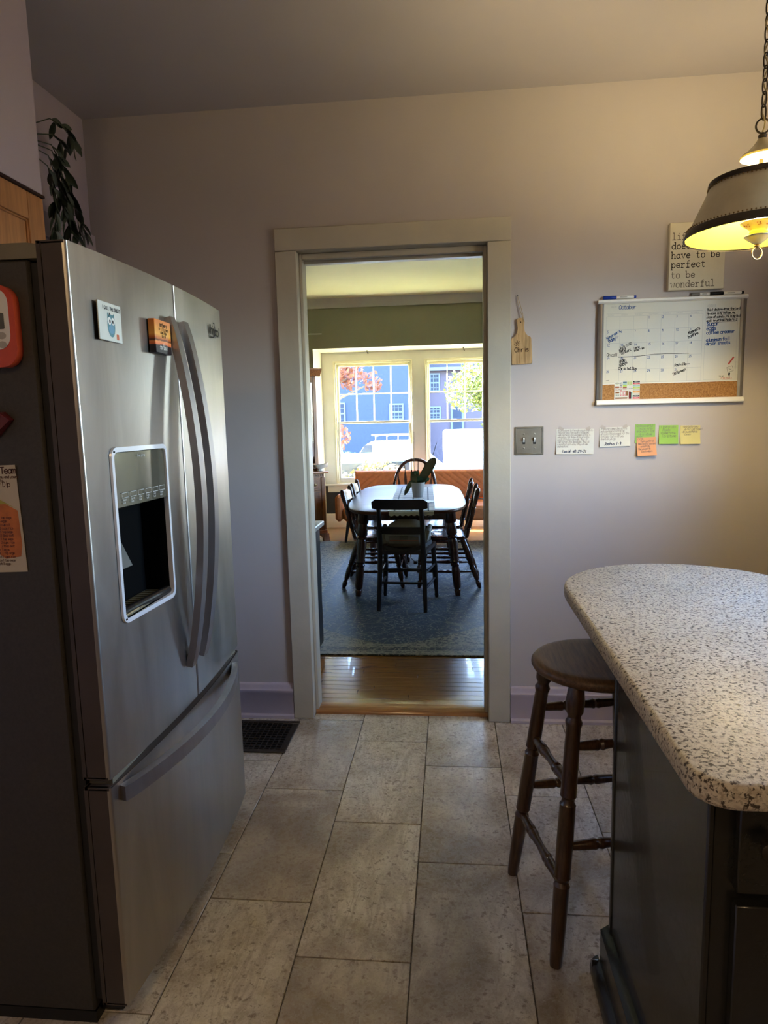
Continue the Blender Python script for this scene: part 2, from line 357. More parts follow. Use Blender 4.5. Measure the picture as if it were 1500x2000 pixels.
# ------------------------------------------------------------------ stroke lettering
G = {
'a': "~4.2,3.6 2.6,5 .7,3.8 .5,1.3 2.2,0 4.2,1.4;4.3,5 4.3,.7 5,0", 'b': ".6,8 .6,0;~.6,3.4 2.6,5 4.5,3.6 4.5,1.4 2.6,0 .6,1.5", 'c': "~4.4,4 2.6,5 .6,3.6 .6,1.4 2.6,0 4.5,1.1",
'd': "4.4,8 4.4,0;~4.4,3.4 2.4,5 .5,3.6 .5,1.4 2.4,0 4.4,1.5", 'e': "~.6,2.6 4.4,2.7 4.1,4.3 2.6,5 .8,4 .5,1.6 2.2,0 4.5,.9", 'f': "~4.2,7.4 3,8 2,7 1.9,5.5 1.9,0;.5,5 3.8,5",
'g': "~4.3,3.6 2.5,5 .6,3.8 .6,1.6 2.4,.4 4.3,1.6;~4.4,5 4.4,-.8 3.2,-2.4 .8,-1.9", 'h': ".7,8 .7,0;~.7,3 2.2,4.9 3.8,4.6 4.2,3 4.2,0", 'i': "2.5,5 2.5,0;2.4,7 2.6,7.3", 'j': "~2.9,5 2.9,-1 1.8,-2.4 .5,-1.8;2.8,7 3,7.3",
'k': ".8,8 .8,0;4,5 .8,2.2;1.9,3.1 4.3,0", 'l': "2.5,8 2.5,0", 'm': ".3,5 .3,0;~.3,3.5 1.2,4.9 2.3,4.5 2.5,3 2.5,0;~2.5,3.5 3.4,4.9 4.5,4.5 4.7,3 4.7,0", 'n': ".7,5 .7,0;~.7,3 2.2,4.9 3.8,4.6 4.2,3 4.2,0",
'o': "~2.5,5 .7,4 .7,1 2.5,0 4.3,1 4.3,4 2.5,5", 'p': ".7,5 .7,-2.5;~.7,3.4 2.6,5 4.5,3.6 4.5,1.4 2.6,0 .7,1.5", 'q': "4.3,5 4.3,-2.5;~4.3,3.4 2.4,5 .5,3.6 .5,1.4 2.4,0 4.3,1.5", 'r': "1,5 1,0;~1,2.8 2.4,4.7 4.2,4.6",
's': "~4.2,4.2 2.6,5 .9,4.1 1.6,2.8 3.6,2.2 4.2,1 2.6,0 .6,.8", 't': "~2,7 2,1.2 3,0 4.3,.6;.6,5 4,5", 'u': "~.7,5 .7,1.2 2,0 4.2,1.6;4.3,5 4.3,0", 'v': ".5,5 2.5,0 4.5,5", 'w': ".2,5 1.4,0 2.5,4 3.6,0 4.8,5", 'x': ".6,5 4.3,0;4.3,5 .6,0",
'y': ".6,5 2.6,.2;4.4,5 1.6,-2.5", 'z': ".7,5 4.2,5 .6,0 4.4,0",
'A': ".2,0 2.5,7.5 4.8,0;1.1,2.8 3.9,2.8", 'B': ".7,0 .7,7.5;~.7,7.5 3.4,7.3 3.9,5.4 .7,4;~.7,4 3.8,3.8 4.4,1.6 .7,0", 'C': "~4.5,6.2 2.8,7.5 .6,5.6 .6,1.8 2.8,0 4.6,1.4", 'D': ".7,0 .7,7.5;~.7,7.5 3.6,6.8 4.6,3.8 3.6,.7 .7,0",
'E': "4.3,7.5 .7,7.5 .7,0 4.4,0;.7,4 3.6,4", 'F': "4.3,7.5 .7,7.5 .7,0;.7,4 3.6,4", 'G': "~4.5,6.2 2.8,7.5 .6,5.6 .6,1.8 2.8,0 4.5,1.4 4.5,3.4;2.8,3.4 4.6,3.4", 'H': ".6,0 .6,7.5;4.4,0 4.4,7.5;.6,4 4.4,4", 'I': "2.5,0 2.5,7.5", 'J': "~3.6,7.5 3.6,1.4 2,0 .6,1.4;1.8,7.5 5,7.5",
'K': ".7,0 .7,7.5;4.3,7.5 .7,3.4;2,4.6 4.5,0", 'L': ".8,7.5 .8,0 4.4,0", 'M': ".4,0 .6,7.5 2.5,2.5 4.4,7.5 4.6,0", 'N': ".6,0 .6,7.5 4.4,0 4.4,7.5", 'O': "~2.5,7.5 .5,5.6 .5,1.8 2.5,0 4.5,1.8 4.5,5.6 2.5,7.5", 'P': ".7,0 .7,7.5;~.7,7.5 3.8,7.2 4.2,5 .7,3.6",
'R': ".7,0 .7,7.5;~.7,7.5 3.8,7.2 4.2,5 .7,3.8;2.2,3.8 4.5,0", 'S': "~4.3,6.4 2.6,7.5 .8,6 2.4,4 4.3,2 2.4,0 .5,1.2", 'T': ".3,7.5 4.7,7.5;2.5,7.5 2.5,0", 'U': "~.6,7.5 .6,1.6 2.5,0 4.4,1.6 4.4,7.5", 'V': ".4,7.5 2.5,0 4.6,7.5", 'W': ".1,7.5 1.3,0 2.5,5.5 3.7,0 4.9,7.5", 'Y': ".4,7.5 2.5,3.8 4.6,7.5;2.5,3.8 2.5,0",
'0': "~2.5,7.5 .7,5.6 .7,1.8 2.5,0 4.3,1.8 4.3,5.6 2.5,7.5", '1': "1.4,6.2 2.6,7.5 2.6,0", '2': "~.7,6 2.4,7.5 4.2,5.8 2.8,3 .6,0;.6,0 4.4,0", '3': "~.8,7 2.8,7.5 4,6 2.2,4 4.3,2.2 2.6,0 .6,.8", '4': "3.4,0 3.4,7.5 .5,2.4 4.6,2.4", '5': "4.2,7.5 1,7.5 .9,4.4;~.9,4.4 3,4.7 4.3,2.4 2.6,0 .6,.8",
'6': "~3.8,7.3 1.4,5 .7,2 2.4,0 4.2,1.6 3,3.6 .8,2.4", '7': ".6,7.5 4.4,7.5 1.8,0", '8': "~2.5,4 .9,5.8 2.5,7.5 4.1,5.8 2.5,4 .6,1.9 2.5,0 4.4,1.9 2.5,4", '9': "~4.2,5.4 2.6,7.5 .8,5.6 2.2,3.6 4.2,5.2 3.6,0",
"'": "2.5,8 2.5,6.2", '!': "2.5,7.5 2.5,2;2.4,0 2.6,.3", '.': "2.3,0 2.6,.3", ',': "2.6,.4 2,-1.2", ':': "2.4,.2 2.6,.4;2.4,3.6 2.6,3.9", ';': "2.6,.4 2,-1.2;2.4,3.6 2.6,3.9", '-': "1,3.2 4,3.2", '/': ".8,-1 4.2,8", '*': "~2.5,4.6 1,6.6 .3,5 2.5,2 4.7,5 4,6.6 2.5,4.6", '_': "0,2.4 6,2.4",
}
SLAB = {'l': ".9,8 2.5,8;.5,0 4.5,0", 'i': ".9,5 2.5,5;.5,0 4.5,0", 'f': ".5,0 3.6,0", 'd': "3.2,8 4.4,8;4.4,0 5.4,0", 'n': "-.3,5 .7,5;-.3,0 1.7,0;3.3,0 5.2,0", 'h': "-.3,8 .7,8;-.3,0 1.7,0;3.3,0 5.2,0", 'a': "", 'b': "-.4,8 .6,8", 'p': "-.3,5 .7,5;-.3,-2.5 1.9,-2.5",
        'r': "0,5 1,5;-.1,0 2.5,0", 'u': "-.3,5 .7,5;3.3,5 4.3,5;4.3,0 5.2,0", 'v': "-.2,5 1.4,5;3.6,5 5.2,5", 'w': "-.5,5 1,5;4,5 5.5,5", 't': "", 'm': ""}
def _poly(g):
    out = []
    for st in g.split(';'):
        if not st: continue
        sm = st[0] == '~'; p = [tuple(float(q) for q in a.split(',')) for a in st.lstrip('~').split()]
        if sm:
            q = []; n = len(p); cl = p[0] == p[-1]
            for i in range(n - 1):
                p0 = p[i - 1] if i > 0 else (p[-2] if cl else p[0]); p1, p2 = p[i], p[i + 1]; p3 = p[i + 2] if i + 2 < n else (p[1] if cl else p[-1])
                for t in (0, .25, .5, .75):
                    q.append(tuple(.5 * ((2 * p1[k]) + (-p0[k] + p2[k]) * t + (2 * p0[k] - 5 * p1[k] + 4 * p2[k] - p3[k]) * t * t + (-p0[k] + 3 * p1[k] - 3 * p2[k] + p3[k]) * t ** 3) for k in (0, 1)))
            p = q + [p[-1]]
        out.append(p)
    return out
def ribbon(mb, pts, w, o, u, v):
    L = []; R = []; n = len(pts)
    for i in range(n):
        a = pts[max(i - 1, 0)]; b = pts[min(i + 1, n - 1)]; dx, dy = b[0] - a[0], b[1] - a[1]; d = math.hypot(dx, dy) or 1
        ex = 0
        if i in (0, n - 1): ex = (w * .35) * (-1 if i == 0 else 1)
        nx, ny = -dy / d * w / 2, dx / d * w / 2; px_, py_ = pts[i][0] + dx / d * ex, pts[i][1] + dy / d * ex
        L.append(o + u * (px_ + nx) + v * (py_ + ny)); R.append(o + u * (px_ - nx) + v * (py_ - ny))
    mb.add(L + R, [(i, i + 1, n + i + 1, n + i) for i in range(n - 1)])
def write(mb, txt, o, u, v, unit, weight=.9, adv=5.6, slant=0, serif=False, jit=0, rot=0):
    o = Vector(o); u = Vector(u); v = Vector(v); x = 0
    if rot:
        c, s_ = math.cos(rot), math.sin(rot); u, v = u * c + v * s_, v * c - u * s_
    for ch in txt:
        if ch in G:
            j = random.uniform(-jit, jit)
            for g in [G[ch]] + ([SLAB[ch]] if serif and ch in SLAB else []):
                for p in _poly(g):
                    ribbon(mb, [((x + a + slant * b) * unit, (b + j) * unit) for a, b in p], weight * unit, o, u, v)
        x += adv * (.62 if ch in "il.,'! " and not serif else 1)
    return x * unit
XU, ZU = (1, 0, 0), (0, 0, 1)

# ------------------------------------------------------------------ kitchen shell
def wall_boxes(ax, p0, p1, a0, a1, z0, z1, holes=()):
    mb = MB()
    def bx(s, e, zz0, zz1):
        if e - s < 1e-5 or zz1 - zz0 < 1e-5: return
        if ax == 'y': mb.box(s, e, p0, p1, zz0, zz1)
        else: mb.box(p0, p1, s, e, zz0, zz1)
    cur = a0
    for (h0, h1, hz0, hz1) in sorted(holes):
        bx(cur, h0, z0, z1); bx(h0, h1, z0, hz0); bx(h0, h1, hz1, z1); cur = h1
    bx(cur, a1, z0, z1); return mb
ZC = 2.756
struct('wall_back', wall_boxes('y', 0, .06, -1.5, 1.75, -.1, ZC, [(-.417, .417, -.1, 2.156)]), m_wall)
struct('wall_left', wall_boxes('x', -1.5, -1.353, -4.75, 0, -.1, ZC), m_sof)
struct('wall_right', wall_boxes('x', 1.63, 1.75, -4.75, 0, -.1, ZC, [(-1.75, -.80, 1.2, 2.1)]), m_wall)
struct('wall_front', wall_boxes('y', -4.75, -4.6, -1.353, 1.63, -.1, ZC), m_wall)
struct('ceiling', MB().box(-1.5, 1.75, -4.75, .06, ZC, ZC + .14), m_ceil)
struct('wall_soffit', MB().box(-1.353, -1.055, -4.6, -.856, 2.156, ZC, .004), m_sof)

# kitchen floor: grout bed with every tile a piece of its own
floor = struct('floor', MB().box(-1.353, 1.63, -4.6, 0, -.1, -.004).box(-.417, .417, 0, .06, -.1, -.004), m_grout)
TW, TL, X12 = .308, .6125, -.1726
offs = {0: -.4341, 1: -.0305, 2: -.2336, 3: -.4373, 4: -.6417, 5: -.8533}
tile_cache = {}
def add_tile(x0, x1, y0, y1):
    if x1 - x0 < .006 or y1 - y0 < .006: return
    key = (round(x1 - x0, 3), round(y1 - y0, 3))
    g = .0016
    if key not in tile_cache:
        hx, hy = (x1 - x0) / 2 - g, (y1 - y0) / 2 - g
        o = MB().box(-hx, hx, -hy, hy, -.009, 0, .0012).build('tile', m_tile, floor); tile_cache[key] = o.data
    else:
        o = D.objects.new('tile', tile_cache[key]); COL.objects.link(o); o.parent = floor
    o.location = ((x0 + x1) / 2, (y0 + y1) / 2, random.uniform(-.0004, .0003))
for c in range(-3, 9):
    x0 = X12 + (c - 2) * TW; x1 = x0 + TW
    off = offs.get(c, -.0305 - .2037 * (c - 1))
    ys = [off + k * TL for k in range(-7, 4)]
    for ya, yb in zip(ys, ys[1:]):
        if yb < -3.3: continue
        xa, xb = max(x0, -1.353), min(x1, 1.63)
        if xb <= xa or ya >= .05: continue
        if yb <= -.003: add_tile(xa, xb, ya, yb); continue
        # cut around the doorway: the tiling runs on under the door to the threshold
        da, db = max(xa, -.413), min(xb, .413)
        if db - da > .01:
            yt = min(yb, .042)
            g = .0016
            if ya > -.006 or (da <= xa + .004 and db >= xb - .004): add_tile(da, db, ya, yt); continue
            poly = [(xa + g, ya + g), (xb - g, ya + g)]                       # notched around the jamb
            poly += [(xb - g, -.003), (db, -.003), (db, yt - g)] if db < xb - .004 else [(xb - g, yt - g)]
            poly += [(da, yt - g), (da, -.003), (xa + g, -.003)] if da > xa + .004 else [(xa + g, yt - g)]
            MB().prism(poly, -.009, .0).build('tile', m_tile, floor)
        else: add_tile(xa, xb, ya, -.003)

def base_profile(y0, s=1):                         # (depth, height) pairs of the tall kitchen baseboard
    return [(0, 0), (.030, 0), (.028, .012), (.018, .020), (.017, .118), (.021, .124), (.021, .138), (.014, .146), (.012, .160), (.006, .168), (0, .170)]
def base_run(name, x0, x1):
    struct(name, MB().prism([(-d, z) for d, z in base_profile(0)], x0, x1, ax='x'), m_base)
base_run('baseboard_left', -1.353, -.509); base_run('baseboard_right', .518, 1.63)

# door casing (trim), jambs and head
door = thing('door_1', None, None, (0, 0, 0)); tag(door, kind='structure')
MB().box(-.508, -.413, -.021, -.001, 0, 2.152, .003).build('side_casing', m_trimw, door)
MB().box(.417, .5165, -.021, -.001, 0, 2.152, .003).build('side_casing', m_trimw, door)
MB().box(-.508, .5168, -.022, -.001, 2.153, 2.2485, .003).build('head_casing', m_trimw, door)
MB().box(-.431, -.4145, -.0015, .128, 0, 2.154, .002).build('jamb', m_trimw, door)
MB().box(.4165, .431, -.0015, .128, 0, 2.154, .002).build('jamb', m_trimw, door)
MB().box(-.431, .431, -.0015, .128, 2.1545, 2.168, .002).build('head_jamb', m_trimw, door)
for x0, x1 in ((-.4145, -.401), (.402, .4165)):
    MB().box(x0, x1, .045, .128, 0, 2.1535, .002).build('door_stop', m_trimw, door)
MB().box(-.401, .402, .045, .072, 2.128, 2.1535, .002).build('head_stop', m_trimw, door)
MB().box(-.401, .402, .088, .128, 2.118, 2.1535, .002).build('head_stop', m_trimw, door)
MB().box(.4135, .4168, .008, .038, 1.165, 1.225, .001).build('strike_plate', m_silver, door)
mb = MB(); mb.box(.4150, .4172, .006, .036, 2.02, 2.105, .0008); mb.build('hinge_leaf', m_pewter, door)
for n_, (a, b_) in enumerate(((-.508, -.413), (.417, .5165))):
    MB().box(a, b_, .121, .139, .02, 2.152, .003).build('dining_casing', m_dtrim, door)
thr = MB(); pr = [(.034, -.006), (.034, .004), (.037, .013), (.046, .0195), (.10, .0215), (.122, .0215), (.122, -.006)]
thr.prism(pr, -.413, .415, ax='x'); struct('trim_1', thr, m_thresh)

# floor register
vent = thing('floor_register', 'dark bronze metal floor register with square grille beside the refrigerator', 'vent', (-.64, -.215, 0))
mb = MB()
for (a, b_, c_, d_) in ((-.18, .170, .128, .153), (-.18, .170, -.153, -.128), (.145, .170, -.128, .128), (-.18, -.155, -.128, .128)): mb.box(a, b_, c_, d_, .0002, .006, .0015)
mb.build('frame', m_iron, vent)
for i in range(11):
    y = -.118 + i * .0236; MB().box(-.156, .146, y - .0022, y + .0022, .0006, .0045).build('slat', m_iron, vent)
for i in range(13):
    x = -.148 + i * .0242; MB().box(x - .0022, x + .0022, -.129, .129, .0005, .0046).build('slat', m_iron, vent)
MB().box(-.157, .147, -.129, .129, .0001, .0004).build('duct_opening', m_black, vent)

# trim of the opening behind the refrigerator, on the left wall
struct('trim_2', MB().box(-1.353, -1.333, -.9, -.001, 2.165, 2.262, .002), m_sof)
struct('trim_3', MB().box(-1.353, -1.340, -.9, -.001, 1.0, 2.150, .002), m_sof)

# ------------------------------------------------------------------ dining room shell
CD = 2.848
dz = .02
struct('floor_dining', MB().box(-2.42, 2.2, .8, 5.84, -.12, dz).box(-2.42, 2.2, .06, .8, -.12, .008), m_floor)
fd = D.objects['floor_dining']
y = .1225; k = 0
while y < .80:
    x = -2.35 + random.uniform(0, .9); xs = [-2.42]
    while x < 2.1: xs.append(x); x += random.uniform(.9, 1.8)
    xs.append(2.2)
    for a, b_ in zip(xs, xs[1:]):
        MB().box(a + .0006, b_ - .0006, y + .0008, y + .0556, .006, dz + random.uniform(-.0004, .0004), .0012).build('plank', m_floor, fd)
    y += .0564
struct('wall_dining_near', wall_boxes('y', .06, .12, -2.42, 2.2, -.1, CD, [(-.431, .431, -.1, 2.168)]), m_dwall)
struct('wall_dining_left', wall_boxes('x', -2.42, -2.3, .12, 5.30, -.1, CD), m_dwall)
struct('wall_dining_right', wall_boxes('x', 2.08, 2.2, .12, 5.30, -.1, CD, [(2.61, 3.7, .8, 2.15)]), m_dwall)
struct('ceiling_dining', MB().box(-2.42, 2.2, .06, 5.3, CD, CD + .1), m_dceil)
struct('wall_dining_far', wall_boxes('y', 5.16, 5.30, -2.3, 2.08, -.1, CD, [(-1.39, 1.10, -.1, 2.282)]), m_dwall)
struct('wall_bay_left', MB().box(-1.50, -1.39, 5.30, 5.84, -.1, 2.4).box(-1.392, -1.389, 5.1602, 5.30, .02, 2.2822), m_dcream)
struct('wall_bay_right', MB().box(1.10, 1.21, 5.30, 5.84, -.1, 2.4), m_dcream)
struct('ceiling_bay', MB().box(-1.50, 1.21, 5.30, 5.9, 2.282, 2.4).box(-1.39, 1.10, 5.1602, 5.30, 2.279, 2.2822), m_dcream)
WIN = [(-1.228, -.235), (-.054, .939)]
struct('wall_bay', wall_boxes('y', 5.70, 5.84, -1.39, 1.10, .60, 2.282, [(a, b_, .60, 2.161) for a, b_ in WIN]), m_dtrim)
struct('wall_bay_lower', MB().box(-1.39, 1.10, 5.705, 5.84, -.1, .60), m_navy)
struct('baseboard_bay', MB().prism([(5.705, .02), (5.680, .02), (5.682, .185), (5.69, .197), (5.705, .206)], -1.39, 1.10, ax='x'), m_dtrim)
struct('trim_sill', MB().box(-1.40, 1.11, 5.655, 5.72, .575, .600, .004).box(-1.36, 1.07, 5.687, 5.705, .49, .575, .003), m_dtrim)
crown = [(0, 0), (-.012, 0), (-.018, .018), (-.05, .055), (-.075, .085), (-.082, .10), (0, .10)]
struct('trim_cornice_far', MB().prism([(5.16 + d, CD - .10 + h) for d, h in crown], -2.3, 2.08, ax='x'), m_dtrim)
struct('trim_cornice_left', MB().prism([(-2.3 - d, CD - .10 + h) for d, h in crown], .12, 5.16, ax='y'), m_dtrim)
struct('trim_cornice_right', MB().prism([(2.08 + d, CD - .10 + h) for d, h in crown], .12, 5.16, ax='y'), m_dtrim)

def hung_window(name, x0, x1, z0, z1, y):
    w = thing(name, None, None, ((x0 + x1) / 2, y, z0)); tag(w, kind='structure')
    zm = z0 + (z1 - z0) * .505
    fr = MB()
    for (a, b_) in ((x0, x0 + .018), (x1 - .018, x1)): fr.box(a, b_, y + .004, y + .135, z0, z1)
    fr.box(x0, x1, y + .004, y + .135, z1 - .018, z1); fr.box(x0, x1, y + .004, y + .15, z0 - .005, z0 + .012)
    fr.build('frame', m_dcream, w, world=True)
    st = MB()
    for a, b_ in ((x0 - .012, x0 + .004), (x1 - .004, x1 + .012)): st.box(a, b_, y - .014, y + .004, z0, z1 + .012, .004)
    st.box(x0 + .004, x1 - .004, y - .014, y + .004, z1 - .004, z1 + .012, .004); st.build('stop_bead', m_dcream, w, world=True)
    def sash(nm, sy, sz0, sz1, br, tr):
        s = MB(); a, b_ = x0 + .019, x1 - .019
        s.box(a, a + .027, sy, sy + .034, sz0, sz1, .004); s.box(b_ - .027, b_, sy, sy + .034, sz0, sz1, .004)
        s.box(a + .027, b_ - .027, sy, sy + .034, sz0, sz0 + br, .004); s.box(a + .027, b_ - .027, sy, sy + .034, sz1 - tr, sz1, .004)
        return s.build(nm, m_dcream if nm == 'upper_sash' else m_dtrim, w, world=True), a + .027, b_ - .027, sz0 + br, sz1 - tr
    us, a, b_, c, d = sash('upper_sash', y + .075, zm - .015, z1 - .019, .030, .034)
    n = 4; wd = (b_ - a) / n; ht = (d - c) / 2
    for i in range(1, n): MB().box(a + wd * i - .007, a + wd * i + .007, y + .078, y + .106, c, d, .004).build('muntin', m_dcream, us, world=True)
    MB().box(a, b_, y + .080, y + .104, c + ht - .007, c + ht + .007, .004).build('muntin', m_dcream, us, world=True)
    for i in range(n):
        for j in range(2):
            MB().box(a + wd * i + .007, a + wd * (i + 1) - .007, y + .090, y + .093, c + ht * j + .007, c + ht * (j + 1) - .007).build('pane', m_glass, us, world=True)
    ls, a, b_, c, d = sash('lower_sash', y + .036, z0 + .012, zm + .018, .060, .028)
    MB().box(a, b_, y + .050, y + .053, c, d).build('pane', m_glass, ls, world=True)
    return w
for i, (a, b_) in enumerate(WIN): hung_window('window_%d' % (i + 1), a, b_, .60, 2.161, 5.70)
for nm, x, y0, y1, z0, z1 in (('window_3', 1.735, -1.75, -.80, 1.2, 2.1), ('window_4', 2.185, 2.61, 3.7, .8, 2.15)):   # fixed lights beside the camera's view
    w = tag(thing(nm, None, None, (x, (y0 + y1) / 2, z0)), kind='structure'); f = .018
    MB().box(x, x + .012, y0, y0 + f, z0, z1).box(x, x + .012, y1 - f, y1, z0, z1).box(x, x + .012, y0 + f, y1 - f, z0, z0 + f).box(x, x + .012, y0 + f, y1 - f, z1 - f, z1).build('frame', m_dtrim, w, world=True)
    MB().box(x + .004, x + .007, y0 + f, y1 - f, z0 + f, z1 - f).build('pane', m_glass, w, world=True)

for i, x in enumerate((-.772, .42)):
    h = MB().tube([(x, 5.5, 2.280), (x, 5.5, 2.262), (x + .004, 5.5, 2.246), (x + .012, 5.496, 2.236), (x + .018, 5.49, 2.246)], .0035, 8)
    h.lathe([(.012, 2.2785), (.010, 2.272), (.004, 2.268)], 12, (x, 5.5, 0))
    tag(h.build('ceiling_hook', m_iron), ['small dark screw hook above the window that shows orange maple leaves', 'small dark screw hook above the window that shows yellow green leaves'][i], 'hook', 'hooks under the window bay soffit')

struct('wall_upper_shade_block', MB().box(-2.5, 2.25, -4.8, 5.3, 2.96, 5.7), M('house_render', (.4, .38, .35), .9))  # unseen upper block added so the house shades the ground on its right

# ------------------------------------------------------------------ refrigerator
Y0, Y1, YS, YC = -1.697, -.773, -1.218, -1.235
def fx(y): return -.4915 - .0235 * ((y - YC) / .46) ** 2
fr = thing('refrigerator', 'stainless steel french door refrigerator with bottom freezer drawer and water dispenser', 'refrigerator', (-.93, YC, 0))
mb = MB(); mb.box(-1.335, -.600, Y0 + .003, Y1 - .003, .03, 1.752, .006); mb.build('body', m_fridge_side, fr, world=True)
MB().box(-1.28, -.60, Y0 + .006, Y1 - .006, 0, .03).box(-.60, -.545, Y0 + .03, Y1 - .03, .012, .05, .004).build('kick_grille', m_black, fr, world=True)
MB().box(-.600, -.580, Y0 + .012, Y1 - .012, .06, 1.745).build('gasket', m_darkgap, fr, world=True)
for a, b_ in ((Y0 + .002, Y0 + .16), (Y1 - .16, Y1 - .002)):
    MB().prism([(-.70, 1.752), (-.575, 1.752), (-.549, 1.760), (-.549, 1.774), (-.60, 1.783), (-.70, 1.783)], a, b_, ax='y').build('hinge_cover', m_hinge, fr, world=True)
def skin(y0, y1, z0, z1, hole=None):
    ys = [y0 + (y1 - y0) * i / 16 for i in range(17)]; zs = [z0, z1]
    if hole:
        ys = sorted(set([q for q in ys if min(abs(q - hole[0]), abs(q - hole[1])) > .008] + [hole[0], hole[1]])); zs = [z0, hole[2], hole[3], z1]
    mb = MB(); vs = []
    ysx = [(q, fx(q) if i not in (0, len(ys) - 1) else fx(q) - .003) for i, q in enumerate(ys)]
    ysx = [(ys[0], fx(ys[0]) - .012)] + [(ys[0] + .001, fx(ys[0]) - .003)] + [(q, fx(q)) for q in [ys[0] + .004, ys[0] + .0065] + ys[1:-1] + [ys[-1] - .0065, ys[-1] - .004]] + [(ys[-1] - .001, fx(ys[-1]) - .003), (ys[-1], fx(ys[-1]) - .012)]
    for q, x in ysx:
        for z in zs: vs.append((x, q, z))
    n = len(zs); fs = []
    for i in range(len(ysx) - 1):
        for j in range(n - 1):
            if hole and ysx[i][0] >= hole[0] - 1e-6 and ysx[i + 1][0] <= hole[1] + 1e-6 and abs(zs[j] - hole[2]) < 1e-6: continue
            fs.append((i * n + j, (i + 1) * n + j, (i + 1) * n + j + 1, i * n + j + 1))
    return mb.add(vs, fs)
def prof(y0, y1, back, inset=.004, n=14):
    return [(back, y0), (back, y1)] + [(fx(y1 - (y1 - y0) * i / n) - inset, y1 - (y1 - y0) * i / n) for i in range(n + 1)]
def door(nm, y0, y1, z0, z1, hole=None):
    mb = MB(); t = .012
    mb.box(-.579, -.570, y0, y1, z0, z1)
    mb.box(-.5705, fx(y0) - .006, y0, y0 + t, z0, z1, .003); mb.box(-.5705, fx(y1) - .006, y1 - t, y1, z0, z1, .003)
    mb.prism(prof(y0, y1, -.577), z0, z0 + .006); mb.prism(prof(y0, y1, -.577), z1 - .006, z1)
    d = mb.build(nm, m_fridge_edge, fr, world=True)
    sk = skin(y0, y1, z0 + .0005, z1 - .0005, hole).build('front_panel', m_steel, d, world=True, ang=50)
    return d
HY0, HY1, HZ0, HZ1 = -1.598, -1.345, .962, 1.354
dl = door('door', Y0, YS - .003, .622, 1.785, (HY0, HY1, HZ0, HZ1)); dr = door('door', YS + .003, Y1, .622, 1.785)
fz = door('freezer_drawer', Y0, Y1, .055, .603)
MB().box(-.575, -.52, Y0 + .02, Y1 - .02, .603, .622).build('drawer_gap', m_hinge, fr, world=True)
def vhandle(d, y):
    pts = []
    for i in range(25):
        t = i / 24; z = .735 + .955 * t; b_ = math.sin(PI * t) ** .8
        pts.append((fx(y) + .006 + .058 * b_, y, z))
    MB().tube(pts, .5, 4, flat=(.020 * 1.414, .034 * 1.414), up=(1, 0, 0)).build('handle', m_steelh, d, world=True)
vhandle(dl, -1.272); vhandle(dr, -1.180)
pts = []
for i in range(29):
    t = i / 28; q = -1.665 + .80 * t; b_ = math.sin(PI * t) ** .8
    pts.append((fx(q) + .007 + .050 * b_, q, .574))
MB().tube(pts, .5, 4, flat=(.020 * 1.414, .036 * 1.414), up=(1, 0, 0)).build('handle', m_steelh, fz, world=True)
# dispenser
dsp = MB(); o1 = rrect(HY0 - .008, HY1 + .008, HZ0 - .008, HZ1 + .008, .022); o2 = rrect(HY0 + .003, HY1 - .003, HZ0 + .003, HZ1 - .003, .014); n = len(o1)
vs = [(fx(a) + .001, a, z) for a, z in o1] + [(fx(a) + .006, a + (0.0015 if a < -1.47 else -.0015), z) for a, z in o1] + [(fx(a) + .006, a, z) for a, z in o2] + [(fx(a) - .008, a, z) for a, z in o2]
dsp.add(vs, [(r * n + i, r * n + (i + 1) % n, (r + 1) * n + (i + 1) % n, (r + 1) * n + i) for r in range(3) for i in range(n)])
dis = dsp.build('dispenser_frame', m_chrome, dl, world=True)
cav = MB(); a, b_ = HY0 + .001, HY1 - .001
cav.box(-.5695, -.5655, a, b_, HZ0, HZ1); cav.box(-.5655, fx(a) - .004, a, a + .003, HZ0, HZ1); cav.box(-.5655, fx(b_) - .006, b_ - .003, b_, HZ0, HZ1); cav.box(-.5655, -.4995, a, b_, HZ1 - .004, HZ1); cav.box(-.5655, -.4995, a, b_, HZ0, HZ0 + .004)
cav.build('recess', M('recess_black', (.004, .004, .004), .9, .05, 8, spec=.02), dis, world=True)
m_gpanel = M('dispenser_glass_panel', (.26, .25, .19), .10, .05, 8, metal=.8)
MB().add([(fx(a) + .001, a + .003, HZ1 - .005), (fx(b_) + .001, b_ - .003, HZ1 - .005), (fx(b_) + .002, b_ - .003, 1.224), (fx(a) + .002, a + .003, 1.224), (-.53, a + .003, HZ1 - .005), (-.53, b_ - .003, HZ1 - .005), (-.53, b_ - .003, 1.214), (-.53, a + .003, 1.214)],
         [(0, 1, 2, 3), (4, 5, 6, 7), (0, 1, 5, 4), (3, 2, 6, 7), (0, 3, 7, 4), (1, 2, 6, 5)]).build('control_panel', m_gpanel, dis, world=True, smooth=False)
mb = MB(); U = Vector((0, 1, 0)); V = Vector((0, 0, 1))
for i in range(6):
    q = -1.570 + i * .036; x = fx(q) + .0026
    x += .0012; o = Vector((x, q, 1.245)); ribbon(mb, [(0, 0), (.030, 0), (.030, .011), (0, .011), (0, 0)], .0012, o, U, V)
    for r in range(2): write(mb, ['Measure', 'Options', 'Filter', 'Light', 'Lock', 'Dispense'][i][:6] if r == 0 else 'hold', (x, q + .002, 1.238 - r * .007), U, V, .0006, 1.1, 5.6)
write(mb, 'EveryDrop', (fx(-1.49) + .0036, -1.49, 1.336), U, V, .0008, 1.0)
mb.build('icon_print', m_greyink, dis, world=True)
